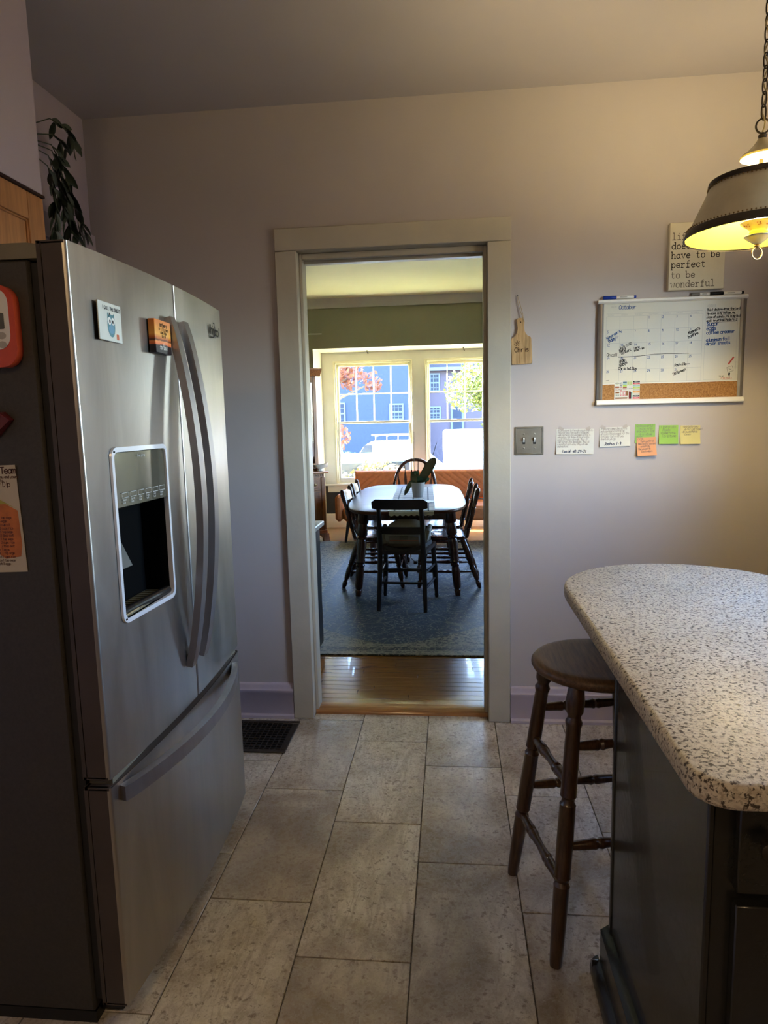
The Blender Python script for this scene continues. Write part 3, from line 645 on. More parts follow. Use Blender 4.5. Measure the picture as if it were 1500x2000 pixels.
mb = MB(); mb.add([(-.565, -1.592, 1.165), (-.560, -1.505, 1.165), (-.522, -1.592, 1.075), (-.518, -1.510, 1.075), (-.568, -1.592, 1.16), (-.563, -1.505, 1.16), (-.527, -1.592, 1.072), (-.523, -1.510, 1.072)], [(0, 1, 3, 2), (4, 6, 7, 5), (0, 2, 6, 4), (1, 5, 7, 3), (2, 3, 7, 6), (0, 4, 5, 1)])
mb.build('paddle', M('dispenser_paddle', (.10, .10, .09), .25, .05, 9), dis, world=True, smooth=False)
tr = MB(); tr.box(-.565, -.502, a + .004, b_ - .004, HZ0 + .004, HZ0 + .012, .002)
for i in range(12): tr.box(-.560, -.506, a + .012 + i * .0197, a + .020 + i * .0197, HZ0 + .0121, HZ0 + .0145)
tr.build('drip_tray', M('drip_tray_metal', (.34, .30, .19), .4, .4, 60, metal=.7), dis, world=True)
tr = MB(); tr.tube([(fx(a) - .012, a + .004, HZ0 + .012), (fx(b_) - .012, b_ - .004, HZ0 + .012)], .011, 12); tr.build('tray_lip', m_black, dis, world=True)
lg = MB(); q = -.925; o = Vector((0, 0, 0))
x = fx(-.90) + .0015; dydx = (fx(-.86) - fx(-.94)) / .08; U2 = Vector((dydx, 1, 0)).normalized()
write(lg, 'Whirlpool', (fx(-.935) + .0040, -.935, 1.694), U2, (0, 0, 1), .0034, 1.7, 4.3, slant=.12)
ribbon(lg, [(.002, -.006), (.02, -.011), (.045, -.010), (.066, .002), (.072, .018), (.064, .036), (.05, .036)], .0040, Vector((fx(-.935) + .0040, -.935, 1.694)), U2, V)
lg.build('logo', m_ink, dr, world=True)

# magnets and papers on the refrigerator
def panel_thing(name, label, cat, y0, y1, z0, z1, th, m, group=None):
    ym = (y0 + y1) / 2; t = thing(name, label, cat, (max(fx(y0), fx(y1)) + .0002, ym, z0), 0, group)
    MB().box(0, th, y0 - ym, y1 - ym, 0, z1 - z0, min(.0015, th * .3)).build('plate', m, t); return t
ow = panel_thing('owl_magnet', 'square white fridge magnet printed with a teal masked owl', 'magnet', -1.622, -1.520, 1.597, 1.680, .004, m_paper)
p = MB(); O = Vector((.0043, -.051, 0)); teal = flat('owl_teal', (.13, .26, .30)); pts = []
def ell(mb, cx, cy, rx, ry, o, u=U, v=V, n=20):
    vs = [o + u * cx + v * cy] + [o + u * (cx + rx * math.cos(2 * PI * k / n)) + v * (cy + ry * math.sin(2 * PI * k / n)) for k in range(n)]
    mb.add(vs, [(0, k + 1, (k + 1) % n + 1) for k in range(n)])
ell(p, .053, .034, .017, .025, O); p.add([O + U * a_ + V * b2 for a_, b2 in ((.037, .048), (.038, .062), (.048, .056))], [(0, 1, 2)]); p.add([O + U * a_ + V * b2 for a_, b2 in ((.058, .056), (.068, .062), (.069, .048))], [(0, 1, 2)])
p.build('owl_print', teal, ow)
p = MB(); O2 = O + Vector((.0002, 0, 0)); ell(p, .046, .044, .0072, .0085, O2); ell(p, .061, .044, .0072, .0085, O2); p.build('eye_print', m_white, ow)
p = MB(); O3 = O + Vector((.0004, 0, 0)); ell(p, .047, .043, .0030, .0042, O3); ell(p, .060, .043, .0030, .0042, O3)
write(p, 'I CALL THE SHOTS', (O.x + .0004, -.035, .067), U, V, .00098, 1.3, 5.6); write(p, '*', (O.x + .0004, -.006, .055), U, V, .001, 1.2); p.build('lettering', m_ink, ow)
p = MB(); ell(p, .053, .026, .0125, .0095, O2); p.build('mask_print', flat('mask_blue', (.17, .31, .42)), ow)
p = MB(); p.add([O2 + U * a_ + V * b2 for a_, b2 in ((.074, .006), (.085, .006), (.085, .018), (.074, .018))], [(0, 1, 2, 3)]); p.build('badge_print', flat('badge_rust', (.55, .16, .09)), ow)

def sunset():
    m, n, l, b = nodes('sunset_print'); setp(b, rough=.35)
    tc = n.new('ShaderNodeTexCoord'); sp_ = n.new('ShaderNodeSeparateXYZ'); l.new(tc.outputs['Object'], sp_.inputs[0])
    mr = n.new('ShaderNodeMapRange'); mr.inputs[2].default_value = .083; l.new(sp_.outputs[2], mr.inputs[0])
    mp = n.new('ShaderNodeMath'); mp.operation = 'MULTIPLY_ADD'; mp.inputs[1].default_value = .12; l.new(noise(n, l, coords(n, l, (1, 20, 30)), 2), mp.inputs[0]); l.new(mr.outputs[0], mp.inputs[2])
    l.new(ramp(n, l, mp.outputs[0], [(.0, (.008, .006, .010)), (.30, (.010, .008, .012)), (.33, (.75, .16, .05)), (.42, (.80, .28, .08)), (.45, (.05, .015, .01)), (.50, (.55, .13, .03)), (.62, (.85, .42, .08)), (1.0, (.70, .22, .05))]), b.inputs['Base Color']); return m
su = panel_thing('sunset_magnet', 'thick orange sunset picture magnet with printed words', 'magnet', -1.392, -1.296, 1.590, 1.673, .018, sunset())
p = MB(); o = .0183
write(p, 'Mothers', (o, -.022, .066), U, V, .0013, 1.3, 5, slant=.15)
for i, t in enumerate(('OF LITTLE BOYS', 'WORK FROM', 'SON UP')): write(p, t, (o, -.026 + (.0 if i == 0 else .008 * i), .0565 - i * .0085), U, V, .00082, 1.4, 5.5)
p.build('lettering', m_ink, su)
p = MB(); write(p, 'til', (o, -.006, .019), U, V, .0010, 1.1, 5); write(p, 'SON DOWN', (o, -.024, .010), U, V, .00105, 1.3, 5.6); p.build('lettering', m_white, su)

SY = Y0 + .0025
def side_print(mb, txt, x, z, unit, w=1.0, y=SY - .0012, **k): write(mb, txt, (x, y, z), XU, ZU, unit, w, **k)
th = thing('kitchen_thermometer', 'orange and white digital cooking timer stuck on the refrigerator side', 'timer', (-.685, SY - .0005, 1.535))
mb = MB(); mb.prism(rrect(-.062, .058, 0, .165, .035), -.020, 0, ax='y'); mb.build('case', M('orange_red_plastic', (.55, .055, .015), .3, .05, 9, coat=.4), th)
mb = MB(); mb.prism(rrect(-.052, .046, .035, .157, .028), -.0215, -.0195, ax='y'); mb.build('face', m_white, th)
mb = MB(); mb.prism(rrect(-.044, .036, .076, .108, .003), -.0225, -.021, ax='y'); mb.build('screen', M('lcd_screen', (.10, .10, .085), .15, .05, 9), th)
mb = MB()
for i in range(3):
    for j in range(2): ell(mb, -.030 + i * .029, .063 - j * .018, .010, .007, Vector((0, -.0220, 0)), Vector(XU), Vector(ZU))
mb.build('button', M('timer_button', (.40, .38, .34), .4, .05, 9), th)
mb = MB(); write(mb, 'ThermoPro', (.012, -.0222, .150), (.25, 0, -.97), (.97, 0, .25), .0011, 1.4, 4.6); ribbon(mb, [(.026 * math.cos(a_), .026 * math.sin(a_) * .9) for a_ in [i * .2 - .6 for i in range(14)]], .001, Vector((.004, -.0222, .128)), Vector(XU), Vector(ZU)); mb.build('lettering', m_ink, th)
cl = thing('magnet_clip', 'dark red plastic magnetic clip on the refrigerator side under the timer', 'clip', (-.70, SY - .0005, 1.39))
MB().add([(-.05, 0, 0), (.0, 0, 0), (.038, 0, .038), (.02, 0, .055), (-.05, 0, .06), (-.05, -.016, .002), (-.001, -.018, .004), (.035, -.012, .037), (.018, -.018, .052), (-.05, -.018, .058)], [(0, 1, 2, 3, 4), (5, 6, 7, 8, 9), (0, 1, 6, 5), (1, 2, 7, 6), (2, 3, 8, 7), (3, 4, 9, 8), (4, 0, 5, 9)]).build('jaw', M('dark_red_plastic', (.10, .008, .010), .2, .05, 9, coat=.5), cl, smooth=False)
MB().box(-.045, -.01, -.024, -.016, .015, .045, .004).build('lever', D.materials['dark_red_plastic'], cl)
cd = thing('recipe_card', 'tall paper recipe card with an orange food photo on the refrigerator side', 'card', (-.72, SY - .0006, 1.100))
rc = Matrix.Rotation(math.radians(-1.5), 4, 'Y')
MB().box(-.075, .0565, -.0008, 0, 0, .232, M=rc).build('sheet', M('card_paper', (.50, .44, .34), .5, .03, 9), cd)
mb = MB(); mb.add([(-.06, -.0011, .145), (.02, -.0011, .150), (.047, -.0011, .135), (.050, -.0011, .06), (.045, -.0011, .035), (.01, -.0011, .030), (-.02, -.0011, .05), (-.06, -.0011, .06)], [tuple(range(8))]); mb.build('photo_print', M('orange_food_print', (.45, .13, .02), .5, .35, 18), cd)
mb = MB(); mb.add([(-.06, -.00115, .152), (.01, -.00115, .158), (.044, -.00115, .140), (.02, -.00115, .150), (-.06, -.00115, .144)], [tuple(range(5))]); mb.build('photo_print', flat('lettuce_print', (.38, .34, .08)), cd)
mb = MB()
write(mb, 'Anderson Team', (-.060, -.0013, .215), XU, ZU, .0018, 1.4, 4.9)
for i, t in enumerate(('fresh recipes for you and yours', 'kitchen measurements')): write(mb, t, (-.05, -.0013, .205 - i * .008), XU, ZU, .0008, 1.2, 4.6)
for i, t in enumerate(('Tasty Dip', 'Green', 'Options')): write(mb, t, (-.02 - .012 * i, -.0013, .187 - i * .014), XU, ZU, .0014, 1.0, 4.8)
for i in range(14):
    for j in range(2): write(mb, random.choice(('1 cup oil', '2 tbsp salt', '3 eggs', '1 tsp sage', '2 cups rice')), (-.03 + j * .032, -.0013, .118 - i * .0078), XU, ZU, .00068, 1.2, 4.6)
mb.build('lettering', M('brown_print', (.07, .02, .015), .6), cd)

# ------------------------------------------------------------------ cupboard over the refrigerator and hanging plant
cb = thing('wall_cabinet', 'honey maple cabinet over the refrigerator with recessed panel doors', 'cabinet', (-1.23, -1.235, 1.80))
MB().box(-1.352, -1.073, -1.69, -.857, 1.80, 2.150, .002).build('carcass', m_maple, cb, world=True)
MB().box(-1.352, -1.049, -1.695, -.8545, 2.1455, 2.1555, .002).build('top_strip', flat('dark_strip', (.03, .012, .010), .5), cb, world=True)
def panel_door(y0, y1, z0, z1, x, par, m, rail=.085):
    d = MB(); t = .018
    d.box(x - t, x, y0, y0 + rail, z0, z1, .002); d.box(x - t, x, y1 - rail, y1, z0, z1, .002); d.box(x - t, x, y0 + rail, y1 - rail, z0, z0 + rail, .002); d.box(x - t, x, y0 + rail, y1 - rail, z1 - rail, z1, .002)
    o = d.build('cabinet_door', m, par, world=True)
    MB().box(x - t + .002, x - .009, y0 + rail - .003, y1 - rail + .003, z0 + rail - .003, z1 - rail + .003).build('panel', m, o, world=True)
    bd = MB()
    for (a_, b2, c_, d_) in ((y0 + rail, y0 + rail + .007, z0 + rail, z1 - rail), (y1 - rail - .007, y1 - rail, z0 + rail, z1 - rail), (y0 + rail, y1 - rail, z0 + rail, z0 + rail + .007), (y0 + rail, y1 - rail, z1 - rail - .007, z1 - rail)): bd.box(x - .010, x - .003, a_, b2, c_, d_, .003)
    bd.build('bead', m, o, world=True); return o
panel_door(-1.690, -1.278, 1.805, 2.145, -1.055, cb, m_maple); panel_door(-1.270, -.859, 1.805, 2.145, -1.055, cb, m_maple)

pl = thing('hanging_plant', 'dark green trailing plant with narrow leaves hanging beside the soffit', 'plant', (-1.262, -.72, 2.325))
mb = MB(); mb.lathe([(.045, 0), (.060, .015), (.072, .10), (.075, .108), (.066, .108), (.060, .09)], 20); mb.build('pot', M('dark_pot', (.05, .035, .025), .6, .2, 12), pl)
mb = MB()
for k in range(3):
    a = 2 * PI * k / 3; mb.tube([(.072 * math.cos(a), .072 * math.sin(a), .105), (0, 0, .44), (0, 0, ZC - 2.325)], .0015, 6)
mb.build('hanger_cord', m_strap, pl)
lv = []
def leafmesh():
    me = MB(); n = 6; vs = []; 
    for i in range(n + 1):
        t = i / n; w = .013 * math.sin(PI * min(1, t * .97 + .03)) ** .8; b_ = -.012 * t * t
        vs += [(-w, t * .075, b_ + .003), (0, t * .075, b_), (w, t * .075, b_ + .003)]
    fs = [(3 * i + j, 3 * i + j + 1, 3 * i + j + 4, 3 * i + j + 3) for i in range(n) for j in (0, 1)]
    return me.add(vs, fs)
lo = leafmesh().build('leaf', m_dleaf, pl, ang=80); first = True
def add_leaf(p, d, roll, s):
    global first
    if first: o = lo; first = False
    else: o = D.objects.new('leaf', lo.data); COL.objects.link(o); o.parent = pl
    q = Vector(d).to_track_quat('Y', 'Z').to_matrix().to_4x4()
    o.matrix_local = Matrix.Translation(p) @ q @ Matrix.Rotation(roll, 4, 'Y') @ Matrix.Diagonal((s, s, s, 1))
rnd = random.Random(11); vines = [
    [(0, .02, .10), (.02, .12, .22), (.03, .22, .22), (.03, .27, .18)], [(0, .03, .10), (.03, .11, .16), (.03, .20, .15)], [(0, .02, .1), (.03, .10, .12), (.035, .17, .05), (.03, .21, -.02), (.03, .25, -.10), (.03, .30, -.15)],
    [(0, .02, .1), (.02, .09, .08), (.03, .13, -.02), (.03, .15, -.10), (.03, .19, -.17)], [(0, .02, .1), (.02, .08, .04), (.03, .10, -.06), (.03, .09, -.14), (.03, .07, -.20)],
    [(0, .02, .1), (.03, .10, .10), (.03, .16, .0), (.03, .16, -.06), (.03, .20, -.12), (.03, .235, -.19)]]
sm = MB()
for vn in vines:
    vn = [(x + .03 * (i > 0), y + .095 * (i > 0), z) for i, (x, y, z) in enumerate(vn)]
    sm.tube(vn, .0022, 6)
    seg = list(zip(vn, vn[1:]))
    for a, b_ in seg[0 if vn is vines[0] else 1:] if len(seg) > 1 else seg:
        a, b_ = Vector(a), Vector(b_); d = (b_ - a).normalized()
        for k in range(6):
            p_ = a.lerp(b_, (k + .5) / 6); side = -1 if k % 2 else 1
            dd = d * .75 + Vector((rnd.uniform(-.25, .35), side * rnd.uniform(.35, .8), rnd.uniform(-.35, .15)))
            add_leaf(p_, dd, rnd.uniform(-.7, .7) + PI / 2 * rnd.choice((.4, .8, 1)), rnd.uniform(.85, 1.2))
sm.build('stem', m_dleaf, pl)

# ------------------------------------------------------------------ island
isl = thing('kitchen_island', 'black green painted island cabinet with stepped base moulding under the granite counter', 'cabinet', (.92, -1.78, 0))
MB().box(.632, 1.205, -2.070, -1.492, .0, .879, .003).build('carcass', m_island, isl, world=True)
for y0, y1 in ((-2.073, -2.020), (-1.506, -1.489)):
    MB().box(.6285, .64, y0, y1, .145, .879, .003).build('stile', m_island, isl, world=True)
def panel_y(x0, x1, z0, z1, y, nm):
    d = MB(); r = .07
    d.box(x0, x0 + r, y - .018, y, z0, z1, .002); d.box(x1 - r, x1, y - .018, y, z0, z1, .002); d.box(x0 + r, x1 - r, y - .018, y, z0, z0 + r, .002); d.box(x0 + r, x1 - r, y - .018, y, z1 - r, z1, .002)
    o = d.build(nm, m_island, isl, world=True); MB().box(x0 + r - .002, x1 - r + .002, y - .010, y - .001, z0 + r - .002, z1 - r + .002).build('panel', m_island, o, world=True)
    MB().lathe([(.006, 0), (.006, .010), (.014, .018), (.014, .024), (.008, .028)], 14, M=Matrix.Translation((x0 + .035, y - .018, (z0 + z1) / 2)) @ Matrix.Rotation(PI / 2, 4, 'X')).build('knob', m_iron, o, world=True)
panel_y(.668, .930, .16, .68, -2.071, 'cabinet_door'); panel_y(.938, 1.20, .16, .68, -2.071, 'cabinet_door'); panel_y(.668, 1.20, .70, .868, -2.071, 'drawer')
mb = MB(); mb.box(.612, 1.22, -2.090, -1.474, 0, .135, .003); mb.prism([(.612, .135), (.632, .150), (.70, .150), (.70, .135)], -2.09, -1.474, ax='y'); mb.build('plinth', m_island, isl, world=True)
mb = MB(); pf = [(0, 0), (-.018, 0), (-.020, .02), (-.016, .036), (-.008, .046), (0, .050)]
mb.prism([(.612 + d, z) for d, z in pf], -2.108, -1.456, ax='y'); mb.prism([(-1.474 - d, z) for d, z in pf], .594, 1.22, ax='x'); mb.prism([(-2.09 + d, z) for d, z in pf], .594, 1.22, ax='x'); mb.build('shoe_moulding', m_island, isl, world=True)

def counter_outline(ins):
    out = []
    L, R_, N = .577 + ins, 1.245 - ins, -2.175 + ins; r = .055 - ins * .5; cx, cy, rr = .911, -1.115, .334 - ins
    for i in range(9): a = PI + PI / 2 * i / 8; out.append((L + r + r * math.cos(a), N + r + r * math.sin(a)))
    for i in range(9): a = -PI / 2 + PI / 2 * i / 8; out.append((R_ - r + r * math.cos(a), N + r + r * math.sin(a)))
    for i in range(33): a = PI * i / 32; out.append((cx + rr * math.cos(a), cy + rr * 1.0 * math.sin(a)))
    return out
mb = MB(); mb.rings([[(x, y, z) for x, y in counter_outline(i)] for i, z in ((.008, .880), (.002, .883), (0, .889), (0, .909), (.003, .916), (.009, .920))])
ct = mb.build('granite_countertop', m_granite, ang=50); tag(ct, 'speckled beige granite countertop with rounded far end on the dark island', 'countertop')

# bar stool
SX, SYc = .650, -1.225
st = thing('bar_stool', 'dark oak bar stool with round seat and turned legs under the counter', 'stool', (SX, SYc, 0))
MB().lathe([(0, .745), (.08, .7455), (.13, .7475), (.158, .751), (.172, .749), (.180, .741), (.181, .733), (.176, .724), (.165, .718), (.0, .716)], 40).build('seat', m_oakseat, st)
def turned(mb, p0, p1, prof, n=12):
    a, b_ = Vector(p0), Vector(p1); mb.tube([a.lerp(b_, t) for t, r in prof], [r for t, r in prof], n)
legp = [(0, .0150), (.02, .0165), (.14, .0190), (.285, .0205), (.29, .0215), (.305, .0165), (.32, .0215), (.325, .0205), (.45, .0215), (.575, .0205), (.58, .0215), (.592, .0165), (.602, .0165), (.61, .0215), (.62, .0205), (.75, .0195), (.855, .0185), (.862, .0205), (.875, .022), (.888, .017), (.897, .017), (.91, .0225), (.95, .024), (.985, .021), (1, .019)]
feet = [(.509 - SX, -1.442 - SYc), (.431 - SX, -1.085 - SYc), (.788 - SX, -1.007 - SYc), (.866 - SX, -1.364 - SYc)]
legs = []
for fx_, fy_ in feet:
    p0, p1 = Vector((fx_, fy_, 0)), Vector((fx_ * .58, fy_ * .58, .72)); legs.append((p0, p1))
    mb = MB(); turned(mb, p0, p1, legp); mb.build('leg', m_oak, st)
rungp = [(0, .009), (.12, .0125), (.24, .0142), (.27, .0155), (.30, .0120), (.33, .0155), (.36, .0130), (.5, .0105), (.64, .0130), (.67, .0155), (.70, .0120), (.73, .0155), (.76, .0142), (.88, .0125), (1, .009)]
for i in range(4):
    j = (i + 1) % 4
    for z in ((.468, .212) if i % 2 == 0 else (.565, .308)):
        a = legs[i][0].lerp(legs[i][1], z / .72); b_ = legs[j][0].lerp(legs[j][1], z / .72); mb = MB(); turned(mb, a, b_, rungp); mb.build('stretcher', m_oak, st)

# ------------------------------------------------------------------ pendant lamp
PX, PY = 1.132, -.935
pd = thing('pendant_lamp', 'chain hung pendant lamp with aged metal shade and cream ceramic fittings', 'lamp', (PX, PY, 1.85))
m_shadeout = M('aged_tin_shade', (.52, .46, .32), .5, .15, 9, .04, metal=.15)
m_shadein = M('glow_yellow_enamel', (.24, .205, .016), .5, .02, 8)  # yellow of the bulb's glow is put into the lining colour
m_ceramic = M('cream_ceramic', (.58, .50, .26), .25, .04, 9, coat=.3, sss=.0)
zb = 1.85
# outer shell and enamel lining, open at the top and the bottom
sh = MB(); sh.lathe([(.1935, .062), (.1915, .066), (.175, .100), (.158, .138), (.142, .172), (.130, .198), (.1285, .200), (.141, .171), (.157, .136), (.174, .098), (.192, .062)], 64)
sh.f = sh.f[:-2]; shade = sh.build('shade', m_shadeout, pd)
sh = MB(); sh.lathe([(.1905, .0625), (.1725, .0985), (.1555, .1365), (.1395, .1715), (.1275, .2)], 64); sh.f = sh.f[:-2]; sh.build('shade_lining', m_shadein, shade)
bd = MB()
bd.lathe([(.1935, .058), (.1965, .060), (.1955, .066), (.188, .082), (.185, .0815), (.1915, .066)], 64); bd.f = bd.f[:-2]
bd.lathe([(.133, .198), (.1345, .204), (.1325, .212), (.1295, .212), (.1285, .198)], 64); bd.f = bd.f[:-2]; bd.build('metal_band', m_iron, shade)
bd = MB()
for zz, rr, nn in ((.085, .1875, 110), (.195, .1345, 80)):
    for k in range(nn):
        a = 2 * PI * k / nn; bd.lathe([(0, -.0024), (.0022, -.001), (.0024, .0006), (.0014, .0022), (0, .0026)], 6, (rr * math.cos(a), rr * math.sin(a), zz))
tag(bd.build('bead_rim', m_brass, shade), kind='stuff')
cap = MB(); cap.lathe([(.0, .262), (.046, .262), (.054, .266), (.0555, .271), (.050, .277), (.034, .288), (.022, .300), (.014, .312), (.012, .316), (0, .317)], 36); cap.build('ceramic_cap', m_ceramic, pd)
stm = MB(); stm.tube([(0, 0, .035), (0, 0, .33)], .006, 12); stm.lathe([(0, .316), (.010, .318), (.012, .325), (.006, .332), (0, .333)], 16); stm.build('stem', m_iron, pd)
fin = MB(); fin.lathe([(0, .100), (.020, .099), (.042, .096), (.0465, .0925), (.042, .087), (.028, .078), (.0215, .071), (.022, .066), (.033, .058), (.0355, .0545), (.030, .048), (.016, .038), (.011, .034), (0, .033)], 36); fo = fin.build('ceramic_finial', m_ceramic, pd)
fin = MB(); fin.lathe([(.0345, .0575), (.0365, .0545), (.034, .0520)], 36); fin.f = fin.f[:-2]; fin.lathe([(.0425, .0965), (.0475, .0925), (.0435, .0905)], 36); fin.f = fin.f[:-2]; fin.build('metal_band', m_pewter, fo)
fl = MB()
for k in range(5):
    a0 = math.radians(195 + k * 52)
    for j in range(5):
        a = a0 + random.uniform(-.22, .22); q = random.uniform(.2, .8); r = .028 + .015 * q + .0006; zz = .078 + .010 * q
        fl.lathe([(0, -.002), (.0026, 0), (0, .002)], 6, (r * math.cos(a), r * math.sin(a), zz - .001))
fl.build('painted_flowers', M('flower_rust_print', (.32, .12, .03), .4, .4, 60), fo)
kn = MB(); kn.lathe([(0, .022), (.006, .023), (.008, .028), (.006, .033), (.010, .036), (0, .037)], 14); kn.tube([(.0155 * math.sin(2 * PI * k / 20), .004 * math.sin(2 * PI * k / 20), .008 + .0165 * math.cos(2 * PI * k / 20)) for k in range(20)], .0020, 8, closed=True); kn.build('pull_ring', m_brass, pd)
blb = MB(); blb.lathe([(.013, .225), (.015, .20), (.026, .165), (.030, .145), (.026, .122), (.012, .112), (0, .110)], 24)
m, n, l, b = nodes('lamp_bulb'); setp(b, base=(1., .8, .5), em=(1.0, .79, .42), es=178.0); blb.build('bulb', m, pd)
sp_m = MB()
for k in range(3): sp_m.tube([(.004 * math.cos(k * 2.094), .004 * math.sin(k * 2.094), .215), (.131 * math.cos(k * 2.094), .131 * math.sin(k * 2.094), .203)], .002, 6)
sp_m.build('spider', m_iron, pd)
ring = MB(); ring.tube([(.019 * math.sin(2 * PI * k / 24), 0, .350 + .0195 * math.cos(2 * PI * k / 24)) for k in range(24)], .0026, 8, closed=True); ring.build('loop', m_iron, pd)
ch = MB(); pts = []
for k in range(20):
    t = 2 * PI * k / 20; pts.append((.0078 * math.sin(t), 0, .0165 * math.cos(t) + .004 * math.copysign(abs(math.cos(t)) ** .3, math.cos(t))))
lk = ch.tube(pts, .0020, 7, closed=True).build('chain_link', m_iron, pd); zc_ = .386; i = 0
while zb + zc_ < ZC - .045:
    o = lk if i == 0 else D.objects.new('chain_link', lk.data)
    if i: COL.objects.link(o); o.parent = pd
    o.location = (0, 0, zc_); o.rotation_euler = (0, 0, (PI / 2 if i % 2 else 0) + .35); zc_ += .0335; i += 1
cdm = MB(); pts = [(.005 * math.sin(k * 1.1), .005 * math.cos(k * 1.1), .333 + (ZC - zb - .335) * k / 44) for k in range(45)]
cdm.tube(pts, .0022, 6).build('cord', M('ivory_cord', (.45, .38, .20), .5, .1, 20), pd)
can = MB(); can.lathe([(.062, ZC - zb - .001), (.062, ZC - zb - .008), (.05, ZC - zb - .022), (.02, ZC - zb - .032), (.008, ZC - zb - .036), (0, ZC - zb - .036)], 28); can.build('ceiling_canopy', m_iron, pd)

# a second, weaker ceiling lamp behind the camera
cl2 = thing('ceiling_lamp', 'round flush ceiling lamp with warm glass bowl at the camera end of the kitchen', 'lamp', (-.35, -3.95, ZC))
MB().lathe([(0, -.001), (.15, -.001), (.155, -.012), (.15, -.022), (0, -.022)], 32).build('base', m_brass, cl2)
m, n, l, b = nodes('warm_lamp_bowl'); setp(b, base=(.8, .7, .5), em=(1.0, .70, .36), es=15.0)
MB().lathe([(.135, -.022), (.14, -.035), (.12, -.065), (.07, -.09), (0, -.098)], 32).build('bowl', m, cl2)

# ------------------------------------------------------------------ things on the back wall
WU, WV = Vector((1, 0, 0)), Vector((0, 0, 1))
wb = thing('calendar_board', 'framed white dry erase October calendar with cork strip', 'calendar', (1.183, -.0005, 1.451))
bx0, bx1 = -.301, .302
MB().box(bx0 + .018, bx1 - .018, -.012, 0, .010, .430).build('board', m_board, wb)
MB().prism([(0, 0), (-.020, .0), (-.024, .003), (-.024, .013), (-.018, .022), (0, .022)], bx0 - .001, bx1 + .001, ax='x').build('bottom_rail', m_white, wb)
MB().prism([(0, .424), (-.018, .424), (-.025, .430), (-.025, .438), (-.020, .441), (0, .441)], bx0 - .001, bx1 + .001, ax='x').build('top_rail', m_white, wb)
for s in (-1, 1):
    x = bx0 if s < 0 else bx1; mb = MB(); mb.prism([(x, 0), (x, -.012), (x - s * .004, -.017), (x - s * .016, -.020), (x - s * .024, -.015), (x - s * .024, 0)], .022, .424); mb.build('side_rail', m_silver, wb)
MB().box(bx0 + .024, bx1 - .022, -.0130, -.012, .0225, .088).build('cork_strip', m_cork, wb)
MB().box(bx0 + .024, bx1 - .022, -.0136, -.0122, .088, .0905).build('cork_edge', m_white, wb)
gx0, cw, gz1, rh = -.266, .0563, .371, .0553
yp = -.0124
def O3(x, z, y=yp): return Vector((x, y, z))
mb = MB()
for i in range(8): ribbon(mb, [(0, gz1 - 5 * rh), (0, gz1)], .0009, O3(gx0 + i * cw, 0), WU, WV)
for j in range(6): ribbon(mb, [(0, 0), (7 * cw, 0)], .0009, O3(gx0, gz1 - j * rh), WU, WV)
ribbon(mb, [(0, 0), (7 * cw, 0)], .0009, O3(gx0, gz1 + .012), WU, WV)
for p in ([(.139, .097), (.139, .385), (.268, .385), (.268, .097), (.139, .097)],): ribbon(mb, p, .0009, O3(0, 0), WU, WV)
for i, t in enumerate(('SUNDAY', 'MONDAY', 'TUESDAY', 'WEDNESDAY', 'THURSDAY', 'FRIDAY', 'SATURDAY')): write(mb, t, O3(gx0 + .006 + i * cw, gz1 + .003), WU, WV, .0008, .8, 5.4)
write(mb, 'NOTES', O3(.143, .395), WU, WV, .0013, 1.0, 6); write(mb, 'REMIND', O3(.271, .14), WV, -WU, .0009, 1.0, 5.5); write(mb, 'MONTH', O3(gx0 + .02, .408), WU, WV, .0008, .8, 5.4)
mb.build('printed_grid', m_greyink, wb)
bl = MB(); bk = MB(); y2 = yp - .0002
def cell(c, r, dx, dz_): return O3(gx0 + c * cw + dx, gz1 - r * rh - dz_, y2)
for dnum in range(1, 32):
    k = dnum + 2; write(bl, str(dnum), cell(k % 7, k // 7, .004, .0125), WU, WV, .00125, 1.15, 4.8, jit=.2)
write(bl, 'October', O3(gx0 + .050, .400, y2), WU, WV, .0022, .8, 4.6, slant=.1)
def hand(mb, t, c, r, dx, dz_, unit=.0015, rot=.35, w=1.35): write(mb, t, cell(c, r, dx, dz_), WU, WV, unit, w, 4.5, slant=.08, jit=.25, rot=rot)
hand(bl, "Kamersen's", 0, 1, .004, .040, .00150, .50); hand(bl, 'Bday', 0, 1, .012, .053, .0018, .45)
ribbon(bl, _poly("~0,3 -2,5 -4,3 -3,.5 0,-3;~0,3 2,5 4,3 3,.5 0,-3")[0], 1.2, cell(0, 1, .046, .031), WU * .0012, WV * .0012); ribbon(bl, _poly("~0,3 2,5 4,3 3,.5 0,-3")[0], 1.2, cell(0, 1, .046, .031), WU * .0012, WV * .0012)
hand(bk, 'Jack 7:00', 1, 2, .002, .028, .0014, .40); hand(bk, 'Band', 1, 2, .002, .040, .0015, .38, 1.7); hand(bk, 'Concert', 1, 2, .009, .049, .0014, .40)
hand(bk, 'Lena', 2, 2, .005, .028, .0013, .28); hand(bk, 'interview', 2, 2, .004, .039, .0013, .28)
hand(bk, 'On call', 0, 2, .004, .0535, .0016, 0, 1.1); hand(bk, "Kamren's", 6, 1, .002, .029, .00145, .42, 1.7); hand(bk, 'bonfire', 6, 1, .001, .046, .00145, .42, 1.7)
hand(bk, 'mom', 1, 3, .004, .024, .0015, .25); hand(bk, 'Rick!', 1, 3, .004, .034, .0015, .35); hand(bk, 'Bdays', 1, 3, .005, .046, .0015, .5); hand(bk, 'Chris 1st Day', 1, 3, -.003, .0555, .00145, -.03, 1.5)
hand(bk, 'Nashville__', 5, 3, .003, .0495, .0014, .10, 1.5); hand(bk, 'Halloween', 5, 4, .000, .032, .0015, .38, 1.4)
